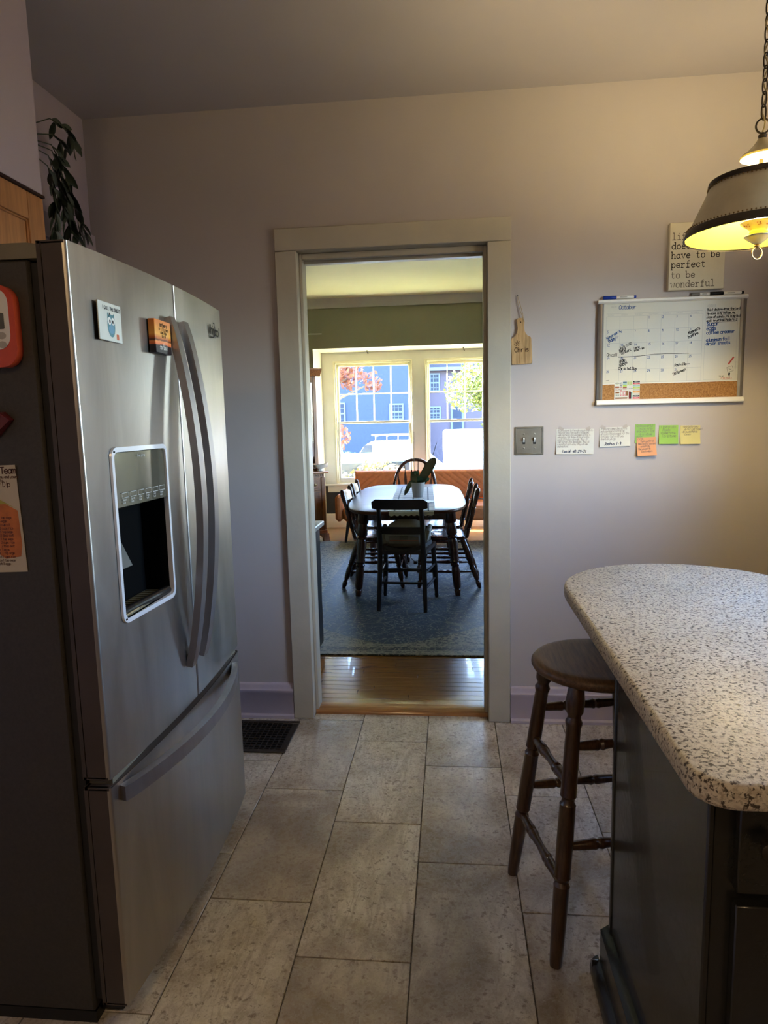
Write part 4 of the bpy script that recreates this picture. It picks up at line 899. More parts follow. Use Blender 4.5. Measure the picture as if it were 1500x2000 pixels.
ribbon(bk, [(0, 0), (.03, .0005), (.06, .0012), (.10, .004), (.15, .0085), (.20, .0095), (.25, .0085), (.29, .0080)], .0018, cell(1, 3, -.003, .004), WU, WV); ribbon(bk, [(0, 0), (.012, .001)], .0015, cell(0, 4, .004, .046), WU, WV)
for i, t in enumerate(('This I declare about the Lord:', 'He alone is my refuge, my', 'place of safety; he is my God', 'and I trust him! Psalm 91:2')):
    zz = .3805 - i * .0150; write(bk, t, O3(.143, zz - .002 + .0015, y2), WU, WV, .00120 if i else .00117, 1.6, 4.3, jit=.3, rot=.015); ribbon(bk, [(0, -.0005), (.05, .0002), (.118, .0010)], .0009, O3(.142, zz - .0035, y2), WU, WV)
for t, zz, u_ in (('Sugar', .318, .0021), ('eggs', .301, .0020), ('coffee creamer', .2835, .0018), ('aluminum foil', .254, .0018), ('dryer sheets', .2385, .0018)): write(bl, t, O3(.1445, zz, y2), WU, WV, u_, 1.3, 4.7, jit=.3, rot=.04)
p = O3(.238, .125, y2)
for q in ([(0, 0), (.022, .006), (.017, .026), (-.005, .020), (0, 0)], [(.001, -.028), (.007, -.028), (.009, -.002), (.003, -.002), (.001, -.028)], [(.003, .015), (.012, .018)], [(.004, .010), (.014, .013)]): ribbon(bk, q, .0013, p, WU, WV)
bk.add([p + WU * a + WV * b_ for a, b_ in ((.002, -.012), (.008, -.012), (.0095, -.002), (.0035, -.002))], [(0, 1, 2, 3)]); write(bk, 'TO DO', O3(.202, .106, y2), WU, WV, .0008, 1.1)
bl.build('blue_lettering', m_blue, wb); bk.build('black_lettering', m_ink, wb)
rd = MB(); ribbon(rd, [(0, 0), (.018, .026)], .0065, O3(.240, .160, y2), WU, WV); ribbon(rd, _poly("~0,0 .03,0 .037,.004 .03,.008 0,.008 -.006,.004 0,0")[0], .0012, O3(.217, .0965, y2), WU, WV); write(rd, 'DUE TODAY', O3(.219, .0985, y2 - .0001), WU, WV, .0006, 1.2); rd.build('red_print', flat('red_print', (.50, .08, .06)), wb)

ss = thing('sticker_sheet', 'sheet of colourful planner stickers over the cork strip of the calendar', 'sticker sheet', (.956, -.0140, 1.474))
MB().box(0, .106, -.0006, 0, 0, .0765).build('sheet', m_paper, ss)
def rects(lst, col, nm='sticker'):
    m_ = D.materials.get(nm + str(col)) or flat(nm + str(col), col)
    for (x0, x1, z0, z1, sh_) in lst:
        mb = MB(); y = -.0007
        if sh_ == 'o': ell(mb, (x0 + x1) / 2, (z0 + z1) / 2, (x1 - x0) / 2, (z1 - z0) / 2, Vector((0, y, 0)), WU, WV, 18)
        elif sh_ == 'flag': mb.add([(x0, y, z0), (x0 + (x1 - x0) / 2, y, z0 + .004), (x1, y, z0), (x1, y, z1), (x0, y, z1)], [(0, 1, 2, 3, 4)])
        elif sh_ == 'arrow': mb.add([(x0, y, z0), (x1 - .003, y, z0), (x1, y, (z0 + z1) / 2), (x1 - .003, y, z1), (x0, y, z1), (x0 + .002, y, (z0 + z1) / 2)], [(0, 1, 2, 3, 4, 5)])
        else: mb.add([(x0, y, z0), (x1, y, z0), (x1, y, z1), (x0, y, z1)], [(0, 1, 2, 3)])
        mb.build('sticker', m_, ss, smooth=False)
K = .106 / 96.5          # sheet units
def q_(x0, x1, z0, z1, s=''): return (x0 * K, x1 * K, z0 * .0765 / 44, z1 * .0765 / 44, s)
rects([q_(70, 96, 40.5, 44), q_(70, 96, 6, 9.5), q_(62, 64.5, 1, 17)], (.012, .012, .015))
rects([q_(70, 96, 36, 39.5), q_(70, 96, 1, 5)], (.60, .06, .10)); rects([q_(70, 96, 31, 34.5), q_(65, 69, 1, 18), q_(32, 47, 36, 39)], (.25, .48, .45)); rects([q_(70, 96, 26, 30), q_(32, 47, 31, 35)], (.40, .55, .10)); rects([q_(70, 96, 21, 25), q_(70, 96, 11, 14), q_(32, 47, 23, 26)], (.50, .46, .38)); rects([q_(70, 96, 15.5, 20)], (.66, .30, .08))
rects([q_(1.5, 20, 28, 32, 'arrow'), q_(32, 47, 27, 30)], (.30, .10, .05)); rects([q_(3, 20, 15, 18.5, 'arrow'), q_(3, 52, 1.5, 5, 'arrow')], (.24, .11, .05)); rects([q_(44, 53, 9, 20)], (.28, .14, .06)); rects([q_(55, 62, 1, 19)], (.16, .02, .02))
rects([q_(23, 32, 8, 20, 'flag'), q_(34, 43, 8, 20, 'flag')], (.55, .12, .16)); rects([q_(2, 19, 21.5, 26.5, 'o')], (.66, .30, .24)); rects([q_(2, 19, 36.5, 42, 'o'), q_(48.5, 57, 33, 43, 'flag'), q_(59, 68, 33, 43, 'flag')], (.45, .52, .24)); rects([q_(2, 20, 8, 13)], (.50, .55, .50)); rects([q_(48, 68, 23, 29)], (.60, .60, .58)); rects([q_(32, 47, 40, 43)], (.08, .16, .24)); rects([q_(21, 30, 32, 41, 'o')], (.04, .05, .10)); rects([q_(21, 30, 21.5, 30.5, 'o')], (.42, .06, .06))
mb = MB()
for x0, x1, z0, z1, s in (q_(22.5, 28.5, 33.5, 39.5), q_(22.5, 28.5, 23, 29)): ell(mb, (x0 + x1) / 2, (z0 + z1) / 2, (x1 - x0) / 2, (z1 - z0) / 2, Vector((0, -.0008, 0)), WU, WV, 18)
for x0, x1, z0, z1, s in (q_(24.5, 30.5, 11, 19), q_(35.5, 41.5, 11, 19), q_(3, 18, 22.5, 25.5), q_(3, 18, 37.5, 41)): mb.add([(x0, -.0008, z0), (x1, -.0008, z0), (x1, -.0008, z1), (x0, -.0008, z1)], [(0, 1, 2, 3)])
for zz in (41.2, 37, 32, 27, 22, 16.8, 12, 7, 2.3): write(mb, 'IMPORTANT', (75 * K, -.0008, zz * .0765 / 44), WU, WV, .00035, 1.2, 5.4)
mb.build('sticker_print', m_paper, ss)
mb = MB(); 
for t, x, z in (('BIRTHDAY', 4, 38), ('DUE LATER', 4, 23), ('DO NOT FORGET', 49, 25), ('HOLIDAY', 6, 9.5), ('PAY', 24, 35), ('PAY', 24, 24.5)): write(mb, t, (x * K, -.00095, z * .0765 / 44), WU, WV, .0004, 1.2, 5.2)
mb.build('lettering', m_ink, ss)

def marker(name, label, x, z, ln, col, y=-.014, flip=False, lightcap=None):
    t = thing(name, label, 'marker', (x, y, z), 0, 'dry erase markers on the calendar board'); r = .0075
    def tb(a, b_, rr, m_, nm):
        mb = MB(); mb.tube([(a, 0, 0), (a + (b_ - a) * .04, 0, 0), (b_ - (b_ - a) * .04, 0, 0), (b_, 0, 0)], [rr * .85, rr, rr, rr * .85], 14); mb.build(nm, m_, t)
    m_c = flat('marker_cap_' + name + str(col[2]), col, .3)
    tb(0, ln * .40, r, m_c, 'cap'); tb(ln * .40, ln * .93, r * .86, m_white, 'barrel'); tb(ln * .93, ln, r * .8, m_c, 'end_plug')
    mb = MB(); mb.box(ln * .5, ln * .72, -r * .87, -r * .80, -.002, .002); mb.build('label_print', m_greyink, t)
marker('marker', 'blue capped dry erase marker lying on top of the calendar board', .902, 1.9003, .135, (.012, .04, .28))
marker('marker', 'black capped dry erase marker lying on top of the calendar board', 1.335, 1.9003, .135, (.01, .01, .011))
marker('marker', 'pale grey marker lying behind on the board top under the canvas sign', 1.262, 1.9003, .085, (.20, .19, .18), -.009)

sg = thing('canvas_sign', 'small cream canvas sign with typewriter words above the calendar', 'sign', (1.1625, -.0005, 1.917))
m_canvas = M('cream_canvas', (.64, .59, .44), .7, .06, 12, .08)
MB().box(0, .222, -.028, 0, 0, .270, .002).build('canvas', m_canvas, sg)
tk, td = MB(), MB()
for i, t in enumerate(('life', "doesn't", 'have to be', 'perfect', 'to be', 'wonderful')):
    zz = .202 - i * .0372 - (.004 if i > 3 else 0); o_ = Vector((.009, -.0284, zz))
    write(tk if i in (1, 2, 3) else td, t, o_, WU * .98, WV, .00335 if t != 'have to be' else .0033, 1.05 if i in (1, 2, 3) else .85, 6.05, serif=True)
tk.build('lettering', flat('sign_ink', (.030, .022, .016)), sg); td.build('faded_lettering', flat('sign_ink_faded', (.13, .105, .075)), sg)

# little bamboo board on a cord
bb = thing('bamboo_board', 'small bamboo paddle board hanging on a cord beside the door casing', 'cutting board', (.565, -.0015, 1.637), 0)
half = [(.042, 0), (.0435, .004), (.0425, .105), (.040, .112), (.030, .117), (.021, .126), (.0155, .140), (.0135, .155), (.0155, .170), (.0165, .180), (.014, .189), (.008, .194), (0, .195)]
out = [(x, z) for x, z in half] + [(-x, z) for x, z in half[::-1][1:]]
R3 = Matrix.Rotation(math.radians(-2.2), 4, 'Y')
mb = MB(); mb.prism(out, -.011, 0, ax='y', M=R3); mb.build('paddle', m_bamboo, bb)
mb = MB(); mb.box(-.012, -.010, -.0114, -.0109, .004, .128, M=R3).box(.011, .0125, -.0114, -.0109, .004, .112, M=R3); mb.build('glue_line', flat('bamboo_dark_seam', (.34, .19, .07)), bb)
mb = MB(); Ru, Rv = R3 @ WU, R3 @ WV
write(mb, 'Chris', R3 @ Vector((-.031, -.0116, .052)), Ru, Rv, .0025, 1.15, 5.4)
for k in range(7):
    a = 2 * PI * k / 7 + .3
    for rr in (.004, .009, .0125): ell(mb, rr * math.cos(a + rr * 30), rr * math.sin(a + rr * 30) * .9, .0022, .0014, R3 @ Vector((-.018, -.0116, .089)), Ru, Rv, 8)
ell(mb, 0, 0, .0028, .0028, R3 @ Vector((.0, -.0116, .177)), Ru, Rv, 12); mb.build('burned_lettering', flat('burn_brown', (.06, .025, .010)), bb)
mb = MB(); hk = Vector((-.020, -.005, .288)); mb.tube([(.006, -.012, .178), (.002, -.012, .21), (-.012, -.010, .26), tuple(hk), (-.020, -.004, .26), (.0, -.0116, .200), (.006, -.012, .178)], .0013, 6); mb.build('cord', M('jute_cord', (.42, .31, .16), .8, .2, 60), bb)
mb = MB(); mb.tube([(hk.x, -.0005, hk.z), (hk.x, -.009, hk.z), (hk.x, -.010, hk.z + .003)], .0016, 8); mb.build('nail', m_iron, bb)

sw = thing('light_switch', 'brushed metal double toggle switch plate beside the door', 'switch', (.597, -.0005, 1.242))
MB().box(-.063, .063, -.004, 0, 0, .124, .002).box(-.056, .056, -.007, -.003, .006, .118, .003).build('plate', m_pewter, sw)
MB().box(-.059, -.0555, -.0082, -.004, .003, .121, .001).box(.0555, .059, -.0082, -.004, .003, .121, .001).box(-.059, .059, -.0082, -.004, .003, .0065, .001).box(-.059, .059, -.0082, -.004, .1175, .121, .001).build('rim', m_pewter, sw)
for x in (-.023, .023):
    MB().add([(x - .004, -.006, .055), (x + .004, -.006, .055), (x + .004, -.006, .070), (x - .004, -.006, .070), (x - .003, -.019, .070), (x + .003, -.019, .070), (x + .003, -.017, .077), (x - .003, -.017, .077)], [(0, 1, 2, 3), (4, 5, 6, 7), (0, 1, 5, 4), (3, 2, 6, 7), (0, 3, 7, 4), (1, 2, 6, 5)]).build('toggle', m_white, sw, smooth=False)
    MB().box(x - .006, x + .006, -.0074, -.0066, .048, .078).build('toggle_slot', m_darkgap, sw)
    for z in (.031, .093): MB().lathe([(0, .0025), (.0028, .002), (.0036, 0)], 10, M=Matrix.Translation((x, -.007, z)) @ Matrix.Rotation(PI / 2, 4, 'X')).build('screw', m_silver, sw)

def note(name, label, cat, x0, x1, z0, z1, col, lines, unit, rot=0, sig=None, curl=.006, group=None, ink=None, tape=False, y=-.0006, adv=4.3):
    w, h = x1 - x0, z1 - z0; t = thing(name, label, cat, ((x0 + x1) / 2, y, z1), 0, group); Rm = Matrix.Rotation(rot, 4, 'Y')
    def cy(z): return -curl * (-z / h) ** 2 - .0006
    vs = []; n_ = 8
    for i in range(n_ + 1):
        z = -h * i / n_
        for x in (-w / 2, w / 2): vs += [(x, cy(z), z), (x, cy(z) + .0004, z)]
    fs = []
    for i in range(n_): a = 4 * i; fs += [(a, a + 2, a + 6, a + 4), (a + 1, a + 5, a + 7, a + 3), (a, a + 4, a + 5, a + 1), (a + 2, a + 3, a + 7, a + 6)]
    fs += [(0, 1, 3, 2), (4 * n_, 4 * n_ + 2, 4 * n_ + 3, 4 * n_ + 1)]
    MB().add(vs, fs, Rm).build('sheet', D.materials.get('paper' + str(col)) or M('paper' + str(col), col, .7, .03, 10), t, ang=60)
    mb = MB(); z = -unit * 8.5
    for i, ln in enumerate(lines):
        zz = z - i * unit * 8.6; write(mb, ln, Rm @ Vector((-w / 2 + .004 + (.01 * (i % 2) if w < .09 else 0), cy(zz) - .0004, zz)), Rm @ WU, Rm @ WV, unit, .62, adv, slant=.12, jit=.3)
    mb.build('handwriting', ink or flat('pencil_ink', (.16, .14, .14)), t)
    if sig:
        mb = MB(); zz = -h + .007; write(mb, sig, Rm @ Vector((-w * .36, cy(zz) - .0006, zz)), Rm @ WU, Rm @ WV, .0015, 1.3, 5.0, slant=.25); mb.build('signature_lettering', D.materials.get('dark_blue_ink') or flat('dark_blue_ink', (.015, .03, .09)), t)
    if tape:
        for x, a in ((-w * .38, .5), (w * .34, -.4)):
            MB().box(-.010, .010, -.0014, -.0010, -.005, .008, M=Rm @ Matrix.Translation((x, 0, 0)) @ Matrix.Rotation(a, 4, 'Y')).build('tape', D.materials.get('clear_tape') or M('clear_tape', (.45, .40, .36), .25, .03, 9), t)
pg = D.materials.get('pencil_ink') or flat('pencil_ink', (.20, .17, .17))
note('verse_card', 'larger white index card of handwriting taped right of the switch plate', 'note', .716, .877, 1.242, 1.352, (.60, .60, .55), ['He gives power to the weak and strength to', 'the powerless. Even youths will become', 'weak and tired, and young men will fall in', 'exhaustion. But those who trust in the', 'Lord will find new strength. They will', 'soar high on wings like eagles. They will', 'run and not grow weary. They will walk', 'and not faint.'], .00118, .015, 'Isaiah 40:29-31', tape=True, ink=pg, adv=3.3)
note('verse_card', 'smaller white index card of handwriting taped second from the switch plate', 'note', .899, 1.029, 1.272, 1.356, (.60, .60, .55), ['This is my command be strong', 'and courageous! Do not be', 'afraid or discouraged. For the', 'Lord your God is with you', 'wherever you go.'], .00128, -.02, 'Joshua 1:9', tape=True, ink=pg, adv=3.4)
SN = 'sticky notes on the wall under the calendar'
note('sticky_note', 'green sticky note with an orange note overlapping its lower edge', 'sticky note', 1.051, 1.135, 1.284, 1.366, (.26, .47, .10), ['God is powerful', 'and so in Him', 'whom shall I fear', 'He is with me', 'Psalm'], .0014, 0, curl=.002, group=SN, ink=pg, adv=3.6)
note('sticky_note', 'orange sticky note stuck below the first green note', 'sticky note', 1.057, 1.138, 1.230, 1.3095, (.72, .33, .15), ['My Son', 'Thank you for all', 'the love that you give', 'us each day', 'May you see His', 'love in return'], .00125, -.03, curl=.016, group=SN, ink=pg, y=-.0035, adv=3.0)
note('sticky_note', 'green sticky note standing alone between the orange and yellow notes', 'sticky note', 1.151, 1.231, 1.279, 1.359, (.28, .50, .08), ['I love you to', 'Pieces', 'You mean the', 'World to me'], .0015, .01, curl=.010, group=SN, ink=pg, adv=3.7)
note('sticky_note', 'pale yellow sticky note at the end of the row of notes', 'sticky note', 1.240, 1.322, 1.277, 1.356, (.62, .55, .22), ['I thank God for every', 'day that I get to spend', 'with you and the kids', 'Love you'], .0012, 0, curl=.010, group=SN, ink=pg, adv=2.9)

# ------------------------------------------------------------------ dining room furniture
RUGZ = .030
rg = MB().box(-1.375, 1.375, -1.905, 1.905, 0, .0095, .003).build('area_rug', m_rug); rg.location = (-.125, 2.703, .0203)
tag(rg, 'distressed green and cream oriental rug under the dining table', 'rug')

tb = thing('dining_table', 'long dark cherry dining table with rounded ends and turned legs', 'table', (-.122, 2.89, RUGZ), math.radians(2.1))
TT = .745 - RUGZ
def outline(n=64):
    o = []
    for k in range(n):
        a = 2 * PI * k / n; c_, s_ = math.cos(a), math.sin(a); o.append((.482 * math.copysign(abs(c_) ** .42, c_) * (1 - .0 * abs(s_)), 1.05 * math.copysign(abs(s_) ** .55, s_)))
    return o
OUT = outline(96)
def leaf_part(y0, y1):
    pts = [p for p in OUT if y0 + .0012 <= p[1] <= y1 - .0012]
    def xat(y): return .482 * (1 - (abs(y) / 1.05) ** (1 / .55 * 1.0 * 2)) ** .21 if abs(y) < 1.05 else 0
    hull = []
    ys = [y0 + .0008 + (y1 - y0 - .0016) * (i / 24) for i in range(25)]
    if y1 >= 1.05: ys = [y0 + .0008 + (1.05 - y0 - .0008) * math.sin(PI / 2 * i / 24) for i in range(25)]
    if y0 <= -1.05: ys = [y1 - .0008 - (y1 + 1.05 - .0008) * math.sin(PI / 2 * (24 - i) / 24) for i in range(25)]
    right = [(xat(y), y) for y in ys]; left = [(-x, y) for x, y in right[::-1]]
    poly = right + left; cx, cy = 0, (y0 + y1) / 2
    def inset(d): return [(x - math.copysign(min(d, abs(x)), x), y + (d if (y < -1.0 and y0 <= -1.05) else (-d if (y > 1.0 and y1 >= 1.05) else 0))) for x, y in poly]
    mb = MB(); mb.rings([[(x, y, z) for x, y in inset(d)] for d, z in ((.010, TT - .026), (.002, TT - .022), (0, TT - .012), (.002, TT - .003), (.008, TT))])
    return mb.build('top_board', m_tabletop, tb, ang=50)
leaf_part(-1.05, -.61); leaf_part(-.61, 0); leaf_part(0, .61); leaf_part(.61, 1.05)
mb = MB()
mb.box(-.36, .36, -.735, -.713, TT - .11, TT - .026, .002).box(-.36, .36, .713, .735, TT - .11, TT - .026, .002).box(-.372, -.35, -.72, .72, TT - .11, TT - .026, .002).box(.35, .372, -.72, .72, TT - .11, TT - .026, .002); mb.build('apron', m_cherry, tb)
tlp = [(0, .022), (.03, .024), (.06, .027), (.075, .021), (.09, .026), (.11, .030), (.28, .034), (.34, .028), (.36, .038), (.38, .030), (.40, .039), (.43, .033), (.62, .040), (.66, .032), (.68, .043), (.70, .034), (.72, .043), (.80, .040), (.84, .035), (.86, .044), (1, .044)]
for sx in (-1, 1):
    for sy in (-1, 1):
        mb = MB(); turned(mb, (sx * .395, sy * .735, 0), (sx * .335, sy * .705, TT - .03), tlp, 16); mb.build('leg', m_cherry, tb)

def ladder(name, label, loc, rz, grp):
    t = thing(name, label, 'chair', loc, rz, grp)
    sh = .425
    mb = MB(); o = []
    for k in range(40):
        a = 2 * PI * k / 40; c_, s_ = math.cos(a), math.sin(a); o.append((.225 * math.copysign(abs(c_) ** .6, c_) * (1 + .06 * s_), .205 * math.copysign(abs(s_) ** .6, s_)))
    mb.rings([[(x * f_, y * f_, z) for x, y in o] for f_, z in ((.90, sh - .032), (.98, sh - .026), (1, sh - .014), (.985, sh - .003), (.94, sh), (.6, sh - .008), (.2, sh - .010))]); mb.build('seat', m_cherry, t, ang=60)
    cl_ = [(0, .011), (.04, .017), (.10, .021), (.14, .017), (.16, .013), (.18, .018), (.22, .021), (.38, .024), (.44, .018), (.46, .024), (.48, .018), (.52, .022), (.75, .024), (.90, .019), (1, .014)]
    F = {}
    for sx in (-1, 1):
        for sy, (fy_, ty) in ((1, (.215, .14)), (-1, (-.285, -.15))):
            p0, p1 = Vector((sx * .215, fy_, 0)), Vector((sx * .155, ty, sh - .02)); F[(sx, sy)] = (p0, p1)
            mb = MB(); turned(mb, p0, p1, cl_); mb.build('leg', m_cherry, t)
    def at(k, f_): return F[k][0].lerp(F[k][1], f_)
    rp = [(0, .006), (.2, .009), (.45, .012), (.5, .014), (.55, .012), (.8, .009), (1, .006)]
    for sx in (-1, 1):
        for f_ in (.33, .52): mb = MB(); turned(mb, at((sx, 1), f_), at((sx, -1), f_), rp, 8); mb.build('stretcher', m_cherry, t)
    for sy, f_ in ((1, .40), (-1, .42)): mb = MB(); turned(mb, at((-1, sy), f_), at((1, sy), f_), rp, 8); mb.build('stretcher', m_cherry, t)
    pp = [(0, .013), (.05, .017), (.16, .014), (.18, .020), (.20, .015), (.22, .019), (.40, .018), (.56, .020), (.60, .014), (.62, .020), (.64, .015), (.90, .021), (.955, .019), (.985, .012), (1, .005)]
    def bp(x, f_): return Vector((x * (1 + .12 * f_), -.178 - .10 * f_, sh - .01 + (.832 - sh) * f_))
    for sx in (-1, 1): mb = MB(); turned(mb, bp(sx * .185, 0), bp(sx * .185, 1), pp); mb.build('back_post', m_cherry, t)
    mb = MB(); rows = []
    for i in range(13):
        q = -1 + i / 6; x = q * .195; zt = .015 * (1 - q * q); f0, f1 = .66, .90
        a, b_ = bp(0, f0), bp(0, f1); yb = -.020 * (1 - q * q)
        rows.append([(x, a.y + yb - .008, a.z), (x, a.y + yb + .008, a.z), (x, b_.y + yb + .008, b_.z + zt), (x, b_.y + yb - .008, b_.z + zt)])
    mb.rings(rows); mb.build('crest_rail', m_cherry, t, ang=50)
    sp_ = [(0, .005), (.15, .007), (.35, .010), (.42, .007), (.45, .011), (.48, .007), (.6, .009), (1, .005)]
    for i in range(5):
        x = (i - 2) * .058; a = Vector((x, -.165, sh - .005)); b_ = bp(x * 1.05, .67); b_.y -= .018 * (1 - (x / .2) ** 2); mb = MB(); turned(mb, a, b_, sp_, 8); mb.build('spindle', m_cherry, t)
    return t
GP = 'spindle back chairs along the dining table'
c1 = ladder('dining_chair', 'dark spindle back chair nearest the hutch side of the table, closer to the doorway', (-.365, 2.612, RUGZ), -PI / 2, GP)
c1['label'] = 'dark turned spindle chair on the hutch side of the table, nearer the doorway'
def again(label, loc, rz): c = copy_tree(c1); c.location = loc; c.rotation_euler = (0, 0, rz); c['label'] = label; return c
again('dark turned spindle chair on the hutch side of the table, nearer the orange sofa', (-.375, 3.20, RUGZ), -PI / 2 + .03)
again('dark turned spindle chair across the table from the hutch, nearer the doorway', (.195, 2.615, RUGZ), PI / 2)
again('dark turned spindle chair across the table from the hutch, nearer the orange sofa', (.165, 3.19, RUGZ), PI / 2 - .02)

bc = thing('side_chair', 'black painted side chair with flat crest rail, back turned to the doorway', 'chair', (-.09, 1.935, RUGZ), math.radians(-5))
sh = .445
mb = MB(); mb.prism([(-.175, -.205), (.175, -.205), (.205, .19), (.19, .205), (-.19, .205), (-.205, .19)], sh - .028, sh); mb.build('seat', m_blackwood, bc)
for sx in (-1, 1):
    mb = MB(); mb.tube([(sx * .172, -.235, 0), (sx * .163, -.205, .25), (sx * .158, -.200, .44), (sx * .155, -.222, .66), (sx * .152, -.262, .80)], [.013, .016, .0175, .0155, .013], 8, flat=(1.0, 1.15)); mb.build('back_post', m_blackwood, bc)
    mb = MB(); turned(mb, (sx * .205, .205, 0), (sx * .185, .175, sh - .02), [(0, .012), (.05, .016), (.08, .013), (.3, .019), (.6, .023), (.72, .017), (.74, .023), (.78, .018), (1, .022)]); mb.build('front_leg', m_blackwood, bc)
def arc_rail(nm, z0, z1, hw, yb, bow, r_end=.0):
    mb = MB(); rows = []
    for i in range(15):
        q = -1 + i / 7; x = q * hw; e = min(1, (1 - abs(q)) / .12); zt = z1 - (1 - math.sqrt(max(0, e * (2 - e)))) * r_end; zbm = z0 + (1 - math.sqrt(max(0, e * (2 - e)))) * r_end * .4; y = yb - bow * (1 - q * q)
        rows.append([(x, y - .009, zbm), (x, y + .009, zbm), (x, y + .007 - .008, zt), (x, y - .010 - .008, zt)])
    mb.rings(rows); mb.build(nm, m_blackwood, bc, ang=50)
arc_rail('crest_rail', .752, .826, .200, -.252, .02, .02); arc_rail('back_slat', .568, .622, .150, -.212, .018)
for z, y0 in ((.205, -.20), (.30, -.195)): mb = MB(); turned(mb, (-.165, y0, z), (.165, y0, z), [(0, .008), (.5, .010), (1, .008)], 8); mb.build('stretcher', m_blackwood, bc)
for sx in (-1, 1):
    for z in (.16, .27): mb = MB(); turned(mb, (sx * .165, -.19, z), (sx * .195, .185, z), [(0, .008), (.5, .011), (1, .008)], 8); mb.build('stretcher', m_blackwood, bc)
mb = MB(); turned(mb, (-.195, .185, .22), (.195, .185, .22), [(0, .008), (.5, .012), (1, .008)], 8); mb.build('stretcher', m_blackwood, bc)

bs = thing('booster_seat', 'grey beige child booster seat strapped on the black chair', 'booster seat', (-.085, 1.960, RUGZ + sh + .001), math.radians(-5))
mb = MB(); rr_ = []
for z, f_ in ((0, .80), (.02, .93), (.06, 1.0), (.10, .98), (.135, .90), (.165, .74), (.185, .52), (.195, .28), (.198, .05)): rr_.append([(x * f_, y * f_, z) for x, y in rrect(-.160, .160, -.130, .125, .085, 6)])
mb.rings(rr_); mb.build('shell', m_grey, bs, ang=60)
mb = MB()
for sx in (-1, 1): mb.tube([(sx * .150, -.08, .02), (sx * .172, -.06, .11), (sx * .172, .04, .135), (sx * .155, .10, .08), (sx * .15, .11, .02)], .018, 10)
mb.build('armrest', m_grey, bs)
mb = MB(); mb.box(-.115, .115, -.1345, -.125, .028, .092, .006); bp_ = mb.build('back_panel', M('booster_dark_grey', (.20, .19, .165), .6, .08, 12), bs)
MB().box(-.105, .105, -.1365, -.134, .055, .058).build('red_piping', flat('red_piping', (.45, .10, .04)), bp_)
MB().box(-.030, .030, -.1363, -.134, .062, .090).build('label_patch', flat('dark_label', (.16, .15, .13)), bp_)
mb = MB(); mb.tube([(-.188, .0, .015), (-.185, -.16, .035), (-.16, -.226, .030), (-.08, -.23, .010), (0, -.232, -.002), (.08, -.23, .008), (.165, -.226, .032), (.188, -.15, .045), (.188, 0, .025)], .016, 6, flat=(1.0, .18), up=(0, 0, 1)); mb.build('strap', m_strap, bs)
mb = MB(); mb.tube([(.02, .02, -.035), (.03, .0, -.10), (.07, -.01, -.135), (.11, -.02, -.128), (.15, -.03, -.09), (.17, -.02, -.035)], .009, 6, flat=(1, .3), up=(0, 1, 0)); mb.box(.052, .078, -.018, .0, -.146, -.122, .003); mb.build('hanging_strap', m_strap, bs)

wc = thing('windsor_chair', 'dark bow back chair with arrow spindles at the window end of the table', 'chair', (-.14, 4.085, RUGZ), PI)
sh = .44
mb = MB(); o = []
for k in range(40):
    a = 2 * PI * k / 40; c_, s_ = math.cos(a), math.sin(a); o.append((.23 * math.copysign(abs(c_) ** .65, c_) * (1 + .06 * s_), .21 * math.copysign(abs(s_) ** .65, s_)))
mb.rings([[(x * f_, y * f_, z) for x, y in o] for f_, z in ((.90, sh - .035), (1, sh - .02), (.98, sh - .003), (.93, sh), (.5, sh - .01), (.1, sh - .012))]); mb.build('seat', m_cherry, wc, ang=60)
bow = []
for k in range(33):
    t = k / 32; a = PI * t; h = math.sin(a) ** .75 if 0 < t < 1 else 0; x = -.238 * math.copysign(abs(math.cos(a)) ** .8, math.cos(a)); x *= (1 if h > .3 else .93 + .23 * h); bow.append((x, -.17 - .10 * h, sh - .01 + .515 * h))
mb = MB(); mb.tube(bow, .0175, 10); mb.build('bow', m_cherry, wc)
for i in range(6):
    x0_, x1_ = (i - 2.5) * .058, (i - 2.5) * .074; hh = .515 * (math.sqrt(max(0, 1 - (abs(x1_) / .238) ** 2.5))) ** .75; top = Vector((x1_, -.17 - .10 * hh / .515, sh - .01 + hh)); bot = Vector((x0_, -.165, sh - .006))
    mb = MB(); rows = []
    for tt, w in ((0, .005), (.25, .006), (.42, .013), (.62, .0155), (.74, .011), (.80, .005), (1, .0045)):
        c_ = bot.lerp(top, tt); rows.append([(c_.x - w, c_.y - .005, c_.z), (c_.x + w, c_.y - .005, c_.z), (c_.x + w, c_.y + .005, c_.z), (c_.x - w, c_.y + .005, c_.z)])
    mb.rings(rows); mb.build('arrow_spindle', m_cherry, wc)
for sx in (-1, 1):
    for fy_, ty in ((.21, .13), (-.25, -.13)): mb = MB(); turned(mb, (sx * .215, fy_, 0), (sx * .145, ty, sh - .03), [(0, .012), (.1, .018), (.16, .013), (.3, .021), (.45, .016), (.6, .022), (1, .015)]); mb.build('leg', m_cherry, wc)
    mb = MB(); turned(mb, (sx * .192, .18, .15), (sx * .192, -.21, .15), [(0, .007), (.5, .013), (1, .007)], 8); mb.build('stretcher', m_cherry, wc)
mb = MB(); turned(mb, (-.19, -.015, .15), (.19, -.015, .15), [(0, .007), (.5, .013), (1, .007)], 8); mb.build('stretcher', m_cherry, wc)

